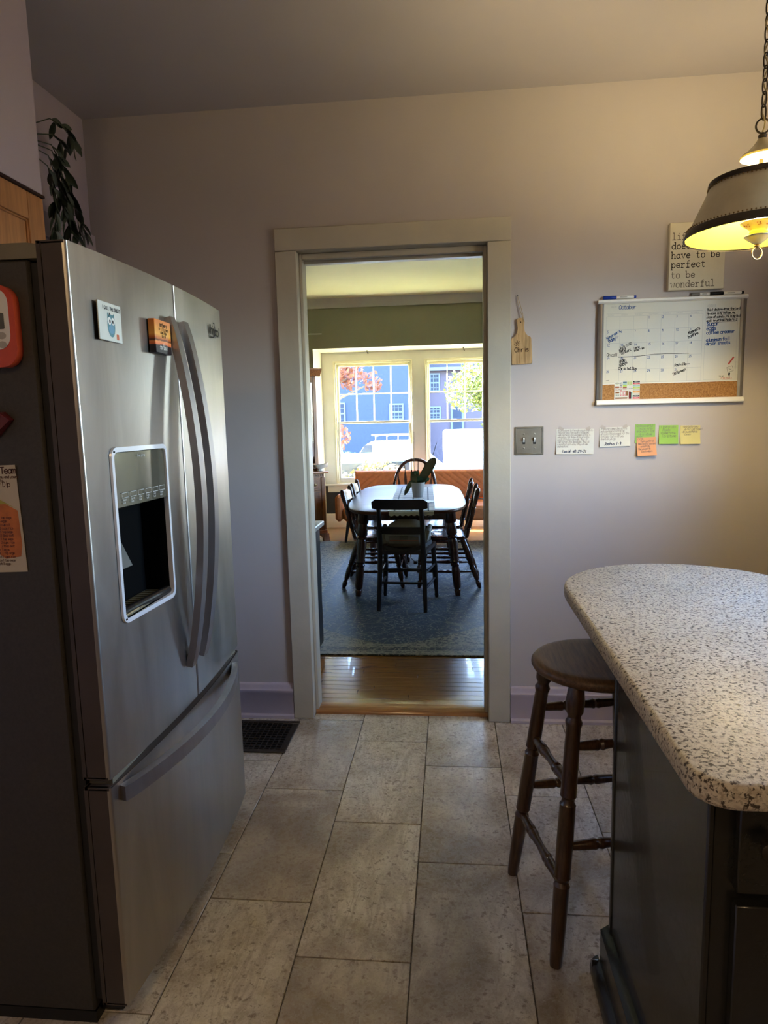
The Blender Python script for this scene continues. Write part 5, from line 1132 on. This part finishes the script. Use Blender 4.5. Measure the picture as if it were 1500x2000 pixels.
# runner, pot
def tpt(x, y, z=0): c_, s_ = math.cos(math.radians(2.1)), math.sin(math.radians(2.1)); return (-.122 + x * c_ - y * s_, 2.89 + x * s_ + y * c_, .7452 + z)
rn = thing('table_runner', 'white plaid table runner with scalloped end along the table middle', 'table runner', tpt(.045, .0), math.radians(2.1))
def plaid():
    m, n, l, b = nodes('plaid_cloth'); setp(b, rough=.8); tc = n.new('ShaderNodeTexCoord'); s_ = n.new('ShaderNodeSeparateXYZ'); l.new(tc.outputs['Object'], s_.inputs[0]); c = (.55, .55, .55)
    for ax_, per in ((0, .125), (1, .16)):
        q = n.new('ShaderNodeMath'); q.operation = 'PINGPONG'; q.inputs[1].default_value = per / 2; l.new(s_.outputs[ax_], q.inputs[0]); g = n.new('ShaderNodeMath'); g.operation = 'LESS_THAN'; g.inputs[1].default_value = .006; l.new(q.outputs[0], g.inputs[0]); c = mix(n, l, g.outputs[0], c, (.05, .06, .09))
    l.new(c, b.inputs['Base Color']); return m
m_plaid = plaid()
mb = MB(); mb.box(-.175, .175, -1.02, .72, .0002, .0024); mb.build('cloth', m_plaid, rn)
mb = MB(); vs = []
for k in range(33):
    x = -.165 + .33 * k / 32; w = .010 * abs(math.sin(k * PI / 4)); vs += [(x, -1.0 - .055, .0022), (x, -1.066, -.004), (x, -1.068 - .002 * math.sin(k), -.022 - w), (x, -1.063, -.022 - w)]
mb.add(vs, [(4 * k + j, 4 * k + (j + 1) % 4, 4 * k + 4 + (j + 1) % 4, 4 * k + 4 + j) for k in range(32) for j in range(4)]); mb.build('scalloped_edge', m_paper, rn)
pm = MB(); pm.lathe([(0, .0027), (.09, .0027), (.16, .006), (.165, .009), (.155, .009), (.09, .006), (0, .006)], 40, M=Matrix.Diagonal((1.0, .8, 1, 1)))
po_ = pm.build('serving_plate', M('grey_stoneware', (.42, .41, .37), .4, .06, 12)); po_.location = tpt(.05, -.52); tag(po_, 'oval grey serving plate on the runner behind the black chair', 'plate')
orc = thing('potted_orchid', 'potted orchid with one tall broad leaf in a white tapered pot on the table', 'plant', tpt(.085, -.15, .0027))
mb = MB(); mb.lathe([(0, 0), (.040, 0), (.043, .004), (.060, .120), (.0615, .128), (.0575, .128), (.054, .118), (0, .112)], 28); mb.build('pot', M('white_ceramic_pot', (.40, .385, .36), .35, .03, 9), orc)
def orchid_leaf(pts, w, up=(0, -1, .2)):
    P = [Vector(p) for p in pts]; n_ = 12; vs = []; upv = Vector(up)
    def cr(t):
        t *= len(P) - 1; i = min(int(t), len(P) - 2); return P[i].lerp(P[i + 1], t - i)
    for i in range(n_ + 1):
        t = i / n_; c_ = cr(t); d = (cr(min(1, t + .05)) - cr(max(0, t - .05))).normalized(); s_ = d.cross(upv).normalized(); nn = s_.cross(d).normalized(); ww = w * (math.sin(PI * (t * .93 + .05))) ** .7
        vs += [c_ - s_ * ww + nn * ww * .25, c_, c_ + s_ * ww + nn * ww * .25, c_ + nn * (ww * .1 + .003)]
    fs = []
    for i in range(n_):
        a = 4 * i
        for j in range(4): fs.append((a + j, a + (j + 1) % 4, a + 4 + (j + 1) % 4, a + 4 + j))
    mb = MB(); mb.add(vs, fs); return mb.build('leaf', m_orch, orc, ang=60)
orchid_leaf([(.015, 0, .11), (.045, .0, .17), (.095, .01, .25), (.135, .02, .31), (.150, .02, .335)], .040)
orchid_leaf([(-.01, 0, .11), (-.05, -.01, .135), (-.075, -.015, .10), (-.10, -.02, .05), (-.115, -.02, .02)], .020)
orchid_leaf([(0, .0, .11), (-.02, .01, .16), (-.03, .02, .20), (.01, .03, .21)], .032); orchid_leaf([(.02, .01, .11), (.02, -.03, .15), (.0, -.05, .18)], .028); orchid_leaf([(.03, .0, .11), (.07, .02, .15), (.10, .03, .155)], .022)
mb = MB(); mb.tube([(.03, .01, .10), (.07, .01, .17), (.165, .02, .46)], .0028, 6); mb.tube([(-.025, .02, .10), (-.03, .02, .30), (-.028, .02, .56)], .0018, 6); mb.build('stake', M('green_stake', (.10, .10, .06), .6, .1, 30), orc)
mb = MB(); mb.lathe([(0, .125), (.05, .118)], 20); mb.build('bark', M('orchid_bark', (.07, .04, .02), .9, .5, 60), orc)

# sofa
so = thing('orange_sofa', 'low orange armless sofa with chevron channels under the bay windows', 'sofa', (-.08, 4.9, .0302))
def channel(x0, x1, z0, z1, y, sgn):
    mb = MB(); nx, nz = 90, 34; vs = []
    for i in range(nx + 1):
        for j in range(nz + 1):
            x = x0 + (x1 - x0) * i / nx; z = z0 + (z1 - z0) * j / nz; u = (x * sgn * .80 + z) / .072; d = abs((u % 1) - .5) * 2
            g = .012 * (1 - max(0, (d - .72) / .28) ** 1.5); e = min(x - x0, x1 - x, z - z0, z1 - z) / .03; e = min(1, max(0, e)); vs.append((x, y - g * e - .028 * math.sqrt(max(0, e * (2 - e))) + .02 * (z - z0) / (z1 - z0) * 2.5, z))
    fs = [(i * (nz + 1) + j, (i + 1) * (nz + 1) + j, (i + 1) * (nz + 1) + j + 1, i * (nz + 1) + j + 1) for i in range(nx) for j in range(nz)]
    n0 = len(vs); bk_ = [(x0, y + .09, z0), (x1, y + .09, z0), (x1, y + .12, z1), (x0, y + .12, z1)]
    vs += bk_; loop = [i * (nz + 1) for i in range(nx + 1)] + [nx * (nz + 1) + j for j in range(1, nz + 1)] + [i * (nz + 1) + nz for i in range(nx - 1, -1, -1)] + [j for j in range(nz - 1, 0, -1)]
    fs.append(tuple(loop[:nx + 1]) + (n0 + 1, n0)); fs.append(tuple(loop[nx:nx + nz + 1]) + (n0 + 2, n0 + 1)); fs.append(tuple(loop[nx + nz:2 * nx + nz + 1]) + (n0 + 3, n0 + 2)); fs.append(tuple(loop[2 * nx + nz:]) + (loop[0], n0, n0 + 3)); fs.append((n0, n0 + 1, n0 + 2, n0 + 3))
    mb.add(vs, fs); return mb.build('back_cushion', m_orange, so, ang=60)
channel(-.845, -.004, .42, .768, .26, -1); channel(.004, .845, .42, .768, .26, 1)
MB().box(-.90, .90, -.42, .25, .245, .41, .035).build('seat_cushion', m_orange, so)
for sx in (-1, 1): MB().box(sx * .90, sx * .985, -.42, .36, .245, .55, .03).build('arm', m_orange, so)
for sx in (-1, 1):
    for y in (-.36, .30): mb = MB(); turned(mb, (sx * .88, y, 0), (sx * .84, y, .25), [(0, .014), (1, .022)], 10); mb.build('leg', m_blackwood, so)

# corner hutch
hu = thing('corner_hutch', 'oak corner china hutch with bracket feet, raised panel doors and tall glazed top', 'hutch', (-1.18, 4.735, dz), math.radians(40))
W_ = 1.0
MB().box(-W_ + .03, -.03, .03, .40, .12, .795, .003).build('base_carcass', m_hutch, hu)
MB().box(-W_ - .005, .012, -.008, .42, .795, .820, .008).build('counter', m_hutch, hu)
mb = MB(); mb.box(-W_ + .02, -.018, .012, .41, .085, .125, .006); mb.build('base_moulding', m_hutch, hu)
for s, x0 in ((1, 0.0), (-1, -W_)):
    mb = MB(); pf = [(0, .0), (-.008, .012), (-.004, .03), (-.016, .05), (-.014, .085), (-.15, .085), (-.15, .078), (-.11, .062), (-.085, .035), (-.08, 0)]
    mb.prism([(x0 + s * px_, z) for px_, z in pf], -.006, .022, ax='y'); mb.prism([(px_ * -1 - .006, z) for px_, z in pf], x0 - s * .0, x0 - s * .026, ax='x'); mb.build('bracket_foot', m_hutch, hu)
mb = MB()
for i in range(34): mb.box(-W_ + .05 + i * .027, -W_ + .065 + i * .027, .022, .032, .765, .785)
tag(mb.build('dentil_strip', m_hutch, hu), kind='stuff')
for x0, x1 in ((-W_ + .09, -.525), (-.475, -.09)):
    d = MB().box(x0, x1, .012, .032, .60, .745, .004).build('drawer', m_hutch, hu)
    MB().box(x0 + .03, x1 - .03, .007, .013, .625, .72, .003).build('raised_panel', m_hutch, d)
    for xx in (x0 + .08, x1 - .08): MB().lathe([(0, .026), (.014, .022), (.016, .016), (.008, .010), (.009, 0)], 14, M=Matrix.Translation((xx, .008, .668)) @ Matrix.Rotation(PI / 2, 4, 'X')).build('knob', m_brass, d)
    d = MB().box(x0, x1, .012, .032, .14, .575, .004).build('door', m_hutch, hu); xm = (x0 + x1) / 2; hw = (x1 - x0) / 2 - .055
    arch = [(xm - hw, .19), (xm + hw, .19), (xm + hw, .46), (xm + hw * .62, .49)] + [(xm + hw * .5 * math.cos(a), .50 + .03 * math.sin(a)) for a in (.3, .9, 1.57, 2.2, 2.8)] + [(xm - hw * .62, .49), (xm - hw, .46)]
    MB().prism(arch, .004, .014, ax='y').build('raised_panel', m_hutch, d)
for x in (-W_ + .055, -.055): MB().box(x - .025, x + .025, .016, .032, .13, .75, .004).build('pilaster', m_hutch, hu)
MB().box(-W_ + .05, -.05, .375, .40, .82, 1.93).box(-W_ + .05, -W_ + .075, .12, .40, .82, 1.93).box(-.075, -.05, .12, .40, .82, 1.93).box(-W_ + .05, -.05, .12, .40, 1.90, 1.94).build('top_carcass', m_hutch, hu)
mb = MB(); cp = [(0, 1.91), (-.012, 1.915), (-.020, 1.935), (-.045, 1.965), (-.055, 1.985), (-.055, 2.0), (0, 2.0)]
mb.prism([(.115 + d, z) for d, z in cp], -W_ + .0, 0.0, ax='x'); mb.box(-W_, 0, .115, .41, 1.98, 2.0); mb.prism([(-.05 - d, z) for d, z in cp], .10, .41, ax='y'); mb.prism([(-W_ + .05 + d, z) for d, z in cp], .10, .41, ax='y'); mb.build('crown_moulding', m_hutch, hu)
for x0, x1 in ((-W_ + .06, -.503), (-.497, -.06)):
    d = MB(); d.box(x0, x0 + .045, .100, .120, .86, 1.90, .003).box(x1 - .045, x1, .100, .120, .86, 1.90, .003).box(x0 + .045, x1 - .045, .100, .120, .86, .91, .003).box(x0 + .045, x1 - .045, .100, .120, 1.84, 1.90, .003); d = d.build('glazed_door', m_hutch, hu)
    MB().box(x0 + .045, x1 - .045, .108, .111, .91, 1.84).build('pane', m_glass, d)
for z in (1.17, 1.52): MB().box(-W_ + .075, -.075, .14, .375, z, z + .014).build('shelf', m_hutch, hu)
gb = thing('gravy_boat', 'white gravy boat with pouring lip standing on the hutch counter', 'gravy boat', (-1.275, 4.755, dz + .8205), math.radians(20))
mb = MB(); rw = []
for z, a, b_ in ((0, .035, .026), (.006, .037, .028), (.014, .024, .018), (.022, .026, .02), (.045, .06, .036), (.075, .075, .042), (.072, .068, .037), (.045, .05, .028), (.028, .01, .008)):
    rw.append([(a * math.cos(2 * PI * k / 24) + (.030 * max(0, math.cos(2 * PI * k / 24)) ** 3 if z > .04 else 0), b_ * math.sin(2 * PI * k / 24), z + (.026 * max(0, math.cos(2 * PI * k / 24)) ** 3 if z > .06 else 0)) for k in range(24)])
mb.rings(rw); mb.build('bowl', M('white_porcelain', (.72, .70, .64), .2, .02, 9), gb, ang=70)
mb = MB(); mb.tube([(-.055, 0, .06), (-.085, 0, .066), (-.088, 0, .04), (-.05, 0, .032)], .005, 8); mb.build('handle', D.materials['white_porcelain'], gb)

# black cabinet just inside the dining room, wedge, ceiling fan
bk2 = thing('black_cabinet', 'low black cabinet with grey top just past the door jamb', 'cabinet', (-.86, .55, .0302))
MB().box(-.32, .318, -.36, .385, .03, .755, .004).build('carcass', m_blackwood, bk2); MB().box(-.345, .343, -.385, .408, .755, .785, .005).build('top', M('grey_laminate_top', (.32, .33, .31), .3, .05, 9), bk2)
MB().box(-.30, .30, -.34, .36, 0, .03).build('plinth', m_black, bk2)
for x0, x1 in ((-.315, -.004), (.004, .313)): 
    d = MB().box(x0, x1, .385, .403, .04, .745, .004).build('door', m_blackwood, bk2); MB().lathe([(0, .02), (.012, .016), (.006, .006), (.007, 0)], 12, M=Matrix.Translation(((x1 - .04 if x0 < 0 else x0 + .04), .403, .5)) @ Matrix.Rotation(-PI / 2, 4, 'X')).build('knob', m_brass, d)
dw = MB().add([(0, 0, 0), (.035, 0, 0), (.035, .10, 0), (0, .10, 0), (0, 0, .008), (.035, 0, .008), (.035, .10, .045), (0, .10, .045)], [(0, 1, 2, 3), (4, 5, 6, 7), (0, 1, 5, 4), (1, 2, 6, 5), (2, 3, 7, 6), (3, 0, 4, 7)]).build('door_wedge', m_thresh, smooth=False)
dw.location = (-.512, .51, dz + .0002); tag(dw, 'small brown wooden door wedge on the oak boards by the left jamb', 'door wedge')

fa = thing('ceiling_fan', 'white ceiling fan of the dining room with one blade tip showing past the jamb', 'ceiling fan', (-1.55, 3.0, 2.18))
mb = MB(); mb.lathe([(0, -.06), (.06, -.055), (.10, -.03), (.11, .02), (.09, .07), (.03, .09), (.02, .10), (.02, .62), (.07, .64), (.075, .667), (0, .667)], 28); mb.build('motor', m_white, fa)
for k in range(5):
    a = math.radians(3 + 72 * k); R4 = Matrix.Rotation(a, 4, 'Z') @ Matrix.Rotation(math.radians(9), 4, 'X')
    d = MB(); d.prism([(.20, -.055), (.62, -.068), (.66, -.055), (.675, 0), (.66, .055), (.62, .068), (.20, .055)], .0, .006, M=R4); d = d.build('blade', M('fan_blade_paint', (.62, .62, .55), .5, .03, 9) if k == 0 else D.materials['fan_blade_paint'], fa)
    MB().box(.08, .23, -.018, .018, -.006, .0, M=R4).build('blade_arm', m_brass, d)

# ------------------------------------------------------------------ outside
m_lawn = M('lawn', (.15, .18, .07), .9, .4, 3, .3); m_road = M('asphalt', (.10, .10, .10), .9, .2, 8)
mb = MB(); ys = [(-40, -1.3), (5.9, -.95), (11.5, -1.05), (14.5, -1.75), (90, -1.75)]
mb.add([(x, y, z) for y, z in ys for x in (-70, 70)], [(2 * i, 2 * i + 1, 2 * i + 3, 2 * i + 2) for i in range(4)]); struct('ground', mb, M('dark_soil', (.045, .042, .045), .9, .2, 2, .2))
struct('lawn', MB().box(-30, 30, 6.0, 8.5, -1.3, -.955).box(-30, -2.25, 8.5, 11.45, -1.3, -1.0).box(5.65, 30, 8.5, 11.45, -1.3, -1.0), m_lawn)
struct('road', MB().box(-70, 70, 15.2, 31.5, -1.80, -1.735), m_road)
struct('pavement', MB().box(-70, 70, 13.6, 14.9, -1.85, -1.72), M('concrete', (.40, .40, .38), .9, .1, 5))
struct('driveway', MB().box(-2.2, 5.6, 8.6, 11.4, -1.2, -.985), D.materials['concrete'])
m_bush = M('golden_bush_leaf', (.16, .13, .042), .6, .6, 2.0); m_yg = M('yellow_green_leaf', (.115, .14, .020), .6, .4, 1.2); m_or = M('orange_maple_leaf', (.22, .062, .020), .6, .3, 1.2); m_dg = M('shrub_leaf', (.10, .20, .06), .6, .4, 2); m_bark = M('tree_bark', (.12, .09, .06), .9, .3, 12)
def leafcloud(par, blobs, nleaf, size, m, seed, nm='foliage', off=(0, 0, 0)):
    rn_ = random.Random(seed); mb = MB(); vol = [b_[3] ** 2 for b_ in blobs]; tot = sum(vol)
    for (x, y, z, r), w in zip(blobs, vol):
        for k in range(int(nleaf * w / tot)):
            d = Vector((rn_.gauss(0, 1), rn_.gauss(0, 1), rn_.gauss(0, 1))).normalized() * r * rn_.random() ** .4; c = Vector((x, y, z)) + d
            a = Vector((rn_.gauss(0, 1), rn_.gauss(0, 1), rn_.gauss(0, 1))).normalized(); b_ = a.orthogonal().normalized(); s_ = size * rn_.uniform(.6, 1.3)
            mb.add([c - a * s_, c + b_ * s_ * .5, c + a * s_, c - b_ * s_ * .5], [(0, 1, 2, 3)])
    return tag(mb.build(nm, m, par, smooth=False), kind='stuff')
bu = thing('golden_shrub', 'golden leaved shrub growing right outside the window with orange leaves', 'shrub', (-1.0, 8.0, -1.0))
leafcloud(bu, [(-.55, 0, 1.05, .55), (.05, .1, 1.25, .55), (.5, .2, 1.0, .45), (-.2, 0, .5, .6), (.4, .1, .45, .5)], 5200, .045, m_bush, 3)
MB().tube([(0, 0, 0), (.02, 0, .4), (-.1, 0, .9)], [.05, .04, .02], 8).tube([(.05, 0, 0), (.2, 0, .5), (.35, .1, 1.0)], [.04, .03, .015], 8).build('stem', m_bark, bu)
def tree(label, loc, h, blobs, n_, size, m, seed):
    t = thing('tree', label, 'tree', loc); MB().tube([(0, 0, 0), (.05, 0, h * .4), (0, .05, h * .8)], [.22, .17, .07], 10).build('trunk', m_bark, t)
    bm_ = MB()
    for (x, y, z, r) in blobs[::2]: bm_.tube([(0, 0, h * .45), (x * .5, y * .5, h * .45 + (z - h * .45) * .6), (x, y, z)], [.09, .05, .015], 6)
    bm_.build('branch', m_bark, t); leafcloud(t, blobs, n_, size, m, seed); return t
tree('maple tree with orange autumn leaves outside the window above the golden shrub', (-4.6, 14.0, -1.6), 5.2, [(2.4, 0, 4.15, .42), (1.9, .2, 4.35, .5), (2.95, -.2, 3.95, .26), (1.2, 0, 4.4, .8), (1.95, 0, 2.62, .38), (1.5, 0, 2.5, .4), (0, 0, 5.2, 1.6), (-1.4, .2, 4.6, 1.3), (.6, .4, 5.6, 1.3)], 9000, .075, m_or, 5)
tree('yellow green tree beyond the truck outside the window', (2.1, 25.0, -1.75), 6, [(-1.2, 0, 4.3, .9), (-.4, .2, 4.9, 1.1), (.4, -.2, 4.4, 1.2), (-.5, 0, 3.9, .55), (.1, 0, 3.0, .75), (.5, .2, 2.5, .7), (1.2, .3, 5.2, 1.4), (1.2, .2, 3.6, 1.2)], 9000, .085, m_yg, 6)
hg = thing('green_shrub', 'round green shrub across the street behind the white van', 'shrub', (-6.3, 34, -1.75)); leafcloud(hg, [(0, 0, 1.0, .9), (.9, .2, .8, .7), (-.9, .2, .7, .7)], 2600, .09, m_dg, 8); MB().tube([(0, 0, 0), (0, 0, .8)], .08, 8).build('stem', m_bark, hg)

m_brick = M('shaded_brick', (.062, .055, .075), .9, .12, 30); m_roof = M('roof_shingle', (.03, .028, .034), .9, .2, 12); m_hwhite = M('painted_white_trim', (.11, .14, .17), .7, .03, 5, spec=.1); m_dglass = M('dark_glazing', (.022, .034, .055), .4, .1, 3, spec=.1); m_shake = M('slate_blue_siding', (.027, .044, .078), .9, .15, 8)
def house(name, label, x0, x1, y0, y1, ze, zr, m_, wins, door_=None, chim=None):
    zb_ = -1.75; t = thing(name, label, 'house', ((x0 + x1) / 2, y0, zb_)); MB().box(x0, x1, y0, y1, zb_, ze).build('walls', m_, t, world=True)
    xm = (x0 + x1) / 2; ym = (y0 + y1) / 2
    MB().prism([(y0 - .5, ze), (ym, zr), (y1 + .5, ze), (y1 + .5, ze + .15), (ym, zr + .2), (y0 - .5, ze + .15)], x0 - .1, x1 + .1, ax='x').build('roof', m_roof, t, world=True)
    MB().box(x0 - .1, x1 + .1, y0 - .56, y0 - .5, ze - .02, ze + .2).build('fascia', m_hwhite, t, world=True)
    for (wx, wz, ww, wh) in wins:
        f_ = MB(); b_ = .10
        f_.box(wx, wx + b_, y0 - .08, y0, wz, wz + wh).box(wx + ww - b_, wx + ww, y0 - .08, y0, wz, wz + wh).box(wx + b_, wx + ww - b_, y0 - .08, y0, wz, wz + b_ * 1.3).box(wx + b_, wx + ww - b_, y0 - .08, y0, wz + wh - b_, wz + wh).box(wx + b_, wx + ww - b_, y0 - .06, y0, wz + wh / 2 - .05, wz + wh / 2 + .05)
        for q in (1, 2): f_.box(wx + b_ + (ww - 2 * b_) * q / 3 - .02, wx + b_ + (ww - 2 * b_) * q / 3 + .02, y0 - .05, y0, wz + b_, wz + wh - b_)
        for q in (.25, .75): f_.box(wx + b_, wx + ww - b_, y0 - .05, y0, wz + wh * q - .02, wz + wh * q + .02)
        f_ = f_.build('window', m_hwhite, t, world=True); MB().box(wx + .06, wx + ww - .06, y0 - .03, y0 - .005, wz + .08, wz + wh - .06).build('pane', m_dglass, f_, world=True)
    if door_: wx, wz, ww, wh = door_; d = MB().box(wx - .15, wx + ww + .15, y0 - .10, y0, wz, wz + wh + .2).build('entry_surround', m_hwhite, t, world=True); MB().box(wx, wx + ww, y0 - .13, y0 - .1, wz, wz + wh).build('front_door', m_dglass, d, world=True)
    if chim: MB().box(chim, chim + .9, ym - .5, ym + .5, ze, zr + 1.2).build('chimney', m_brick, t, world=True)
    return t
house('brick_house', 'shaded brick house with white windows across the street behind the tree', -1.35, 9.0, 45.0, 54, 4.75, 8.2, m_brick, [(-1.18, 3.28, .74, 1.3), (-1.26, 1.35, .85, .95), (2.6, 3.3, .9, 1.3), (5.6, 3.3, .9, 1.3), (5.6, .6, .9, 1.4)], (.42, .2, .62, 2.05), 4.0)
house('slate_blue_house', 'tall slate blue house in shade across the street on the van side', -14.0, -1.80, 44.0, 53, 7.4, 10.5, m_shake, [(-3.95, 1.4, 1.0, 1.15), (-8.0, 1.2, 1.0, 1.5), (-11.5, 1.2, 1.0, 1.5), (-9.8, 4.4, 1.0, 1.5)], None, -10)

m_van = M('white_vehicle_paint', (.82, .82, .82), .25, .02, 3, coat=.4); m_tyre = M('tyre_rubber', (.015, .015, .015), .8, .2, 20); m_vglass = M('vehicle_glass', (.03, .04, .05), .06, .1, 3)
def wheels(t, xs, y0, y1, r, zoff):
    for x in xs:
        for y, s in ((y0, -1), (y1, 1)):
            w = MB().lathe([(0, -.11), (r * .8, -.11), (r, -.07), (r, .07), (r * .8, .11), (0, .11)], 24, M=Matrix.Translation((x, y, zoff + r)) @ Matrix.Rotation(PI / 2, 4, 'X')).build('wheel', m_tyre, t, world=True)
            MB().lathe([(0, .115), (r * .55, .113), (r * .6, .10), (0, .10)], 20, M=Matrix.Translation((x, y, zoff + r)) @ Matrix.Rotation(PI / 2 * (1 if s < 0 else -1), 4, 'X')).build('hub_cap', m_silver, w, world=True)
def vehicle(name, label, x0, side, y0, y1, zg, prof_, m_, wx, wr, wins, rack=None):
    t = thing(name, label, {'van': 'van', 'truck': 'truck', 'car': 'car'}[name.split('_')[-1]], (x0, (y0 + y1) / 2, zg)); mb = MB(); rows = []
    for f_, iy in ((.93, 0), (1, .12), (1, .5), (1, .88), (.93, 1)):
        rows.append([(x0 + x, y0 + (y1 - y0) * iy, zg + .35 + (z - .35) * f_) for x, z in prof_])
    mb.rings(rows); mb.build('body', m_, t, world=True, ang=30); wheels(t, [x0 + x for x in wx], y0 + .06, y1 - .06, wr, zg)
    for w in wins:
        MB().prism([(x0 + x, zg + z) for x, z in w], y0 - .012, y0 + .03, ax='y').build('side_window', m_vglass, t, world=True)
    if rack:
        mb = MB(); z = zg + rack[2]
        for k in range(5): x = x0 + rack[0] + (rack[1] - rack[0]) * k / 4; mb.box(x - .02, x + .02, y0 + .1, y1 - .1, z, z + .04).box(x - .02, x + .02, y0 + .15, y0 + .19, z - .22, z)
        for yy in (y0 + .25, y0 + .65): mb.box(x0 + rack[0] - .2, x0 + rack[1] + .2, yy, yy + .05, z + .04, z + .12)
        for k in range(12): x = x0 + rack[0] + (rack[1] - rack[0]) * k / 11; mb.box(x - .015, x + .015, y0 + .25, y0 + .65, z + .06, z + .10)
        mb.build('ladder_rack', m_silver, t, world=True)
    return t
vehicle('work_van', 'white work van with ladder rack parked on the street behind the golden shrub', -5.1, -1, 28.0, 29.9, -1.75, [(0, .35), (0, .9), (.12, 1.12), (.85, 1.32), (1.38, 2.02), (1.7, 2.20), (4.2, 2.24), (4.35, 2.1), (4.4, .5), (4.3, .35)], m_van, (.85, 3.5), .34, [[(.98, 1.36), (1.42, 2.05), (1.75, 2.08), (1.75, 1.36)]], (1.9, 4.0, 2.42))
bt = thing('box_truck', 'white box truck parked on the street outside the window with yellow green leaves', 'truck', (2.4, 20.5, -1.75))
MB().box(.005, 4.4, 19.3, 21.6, -1.1, 1.035, .04).build('cargo_box', m_van, bt, world=True); MB().box(.1, 6.6, 19.6, 21.3, -1.35, -1.1).build('chassis', m_black, bt, world=True)
cabm = MB(); cabm.prism([(4.45, -1.25), (4.45, .75), (5.2, .75), (5.75, .05), (6.6, -.15), (6.65, -1.25)], 19.45, 21.45, ax='y'); cabm.build('cab', m_van, bt, world=True); MB().prism([(4.8, .05), (4.8, .62), (5.15, .62), (5.6, .05)], 19.43, 19.5, ax='y').build('side_window', m_vglass, bt, world=True)
wheels(bt, (1.2, 5.6), 19.5, 21.4, .42, -1.75)
mb = MB(); write(mb, 'VALLEY', (.82, 19.297, .40), (1, 0, .03), ZU, .024, 1.0, 5.2); ribbon(mb, [(0, 0), (.10, .03), (.30, .03), (.38, .05)], .04, Vector((.78, 19.297, .62)), Vector(XU), Vector(ZU)); mb.build('lettering', m_greyink, bt, world=True)
m_car = M('pale_blue_car_paint', (.10, .19, .22), .3, .03, 3, coat=.3)
vehicle('parked_car', 'pale blue car parked on the driveway close to the windows', -2.75, 1, 9.0, 10.7, -.985, [(0, .35), (.02, .9), (.2, 1.55), (.5, 1.74), (2.3, 1.78), (2.60, 1.72), (3.15, 1.26), (4.1, 1.10), (4.3, .85), (4.3, .35)], m_car, (.75, 3.45), .33, [[(.35, 1.2), (.5, 1.62), (2.2, 1.66), (2.5, 1.60), (2.95, 1.20)]])
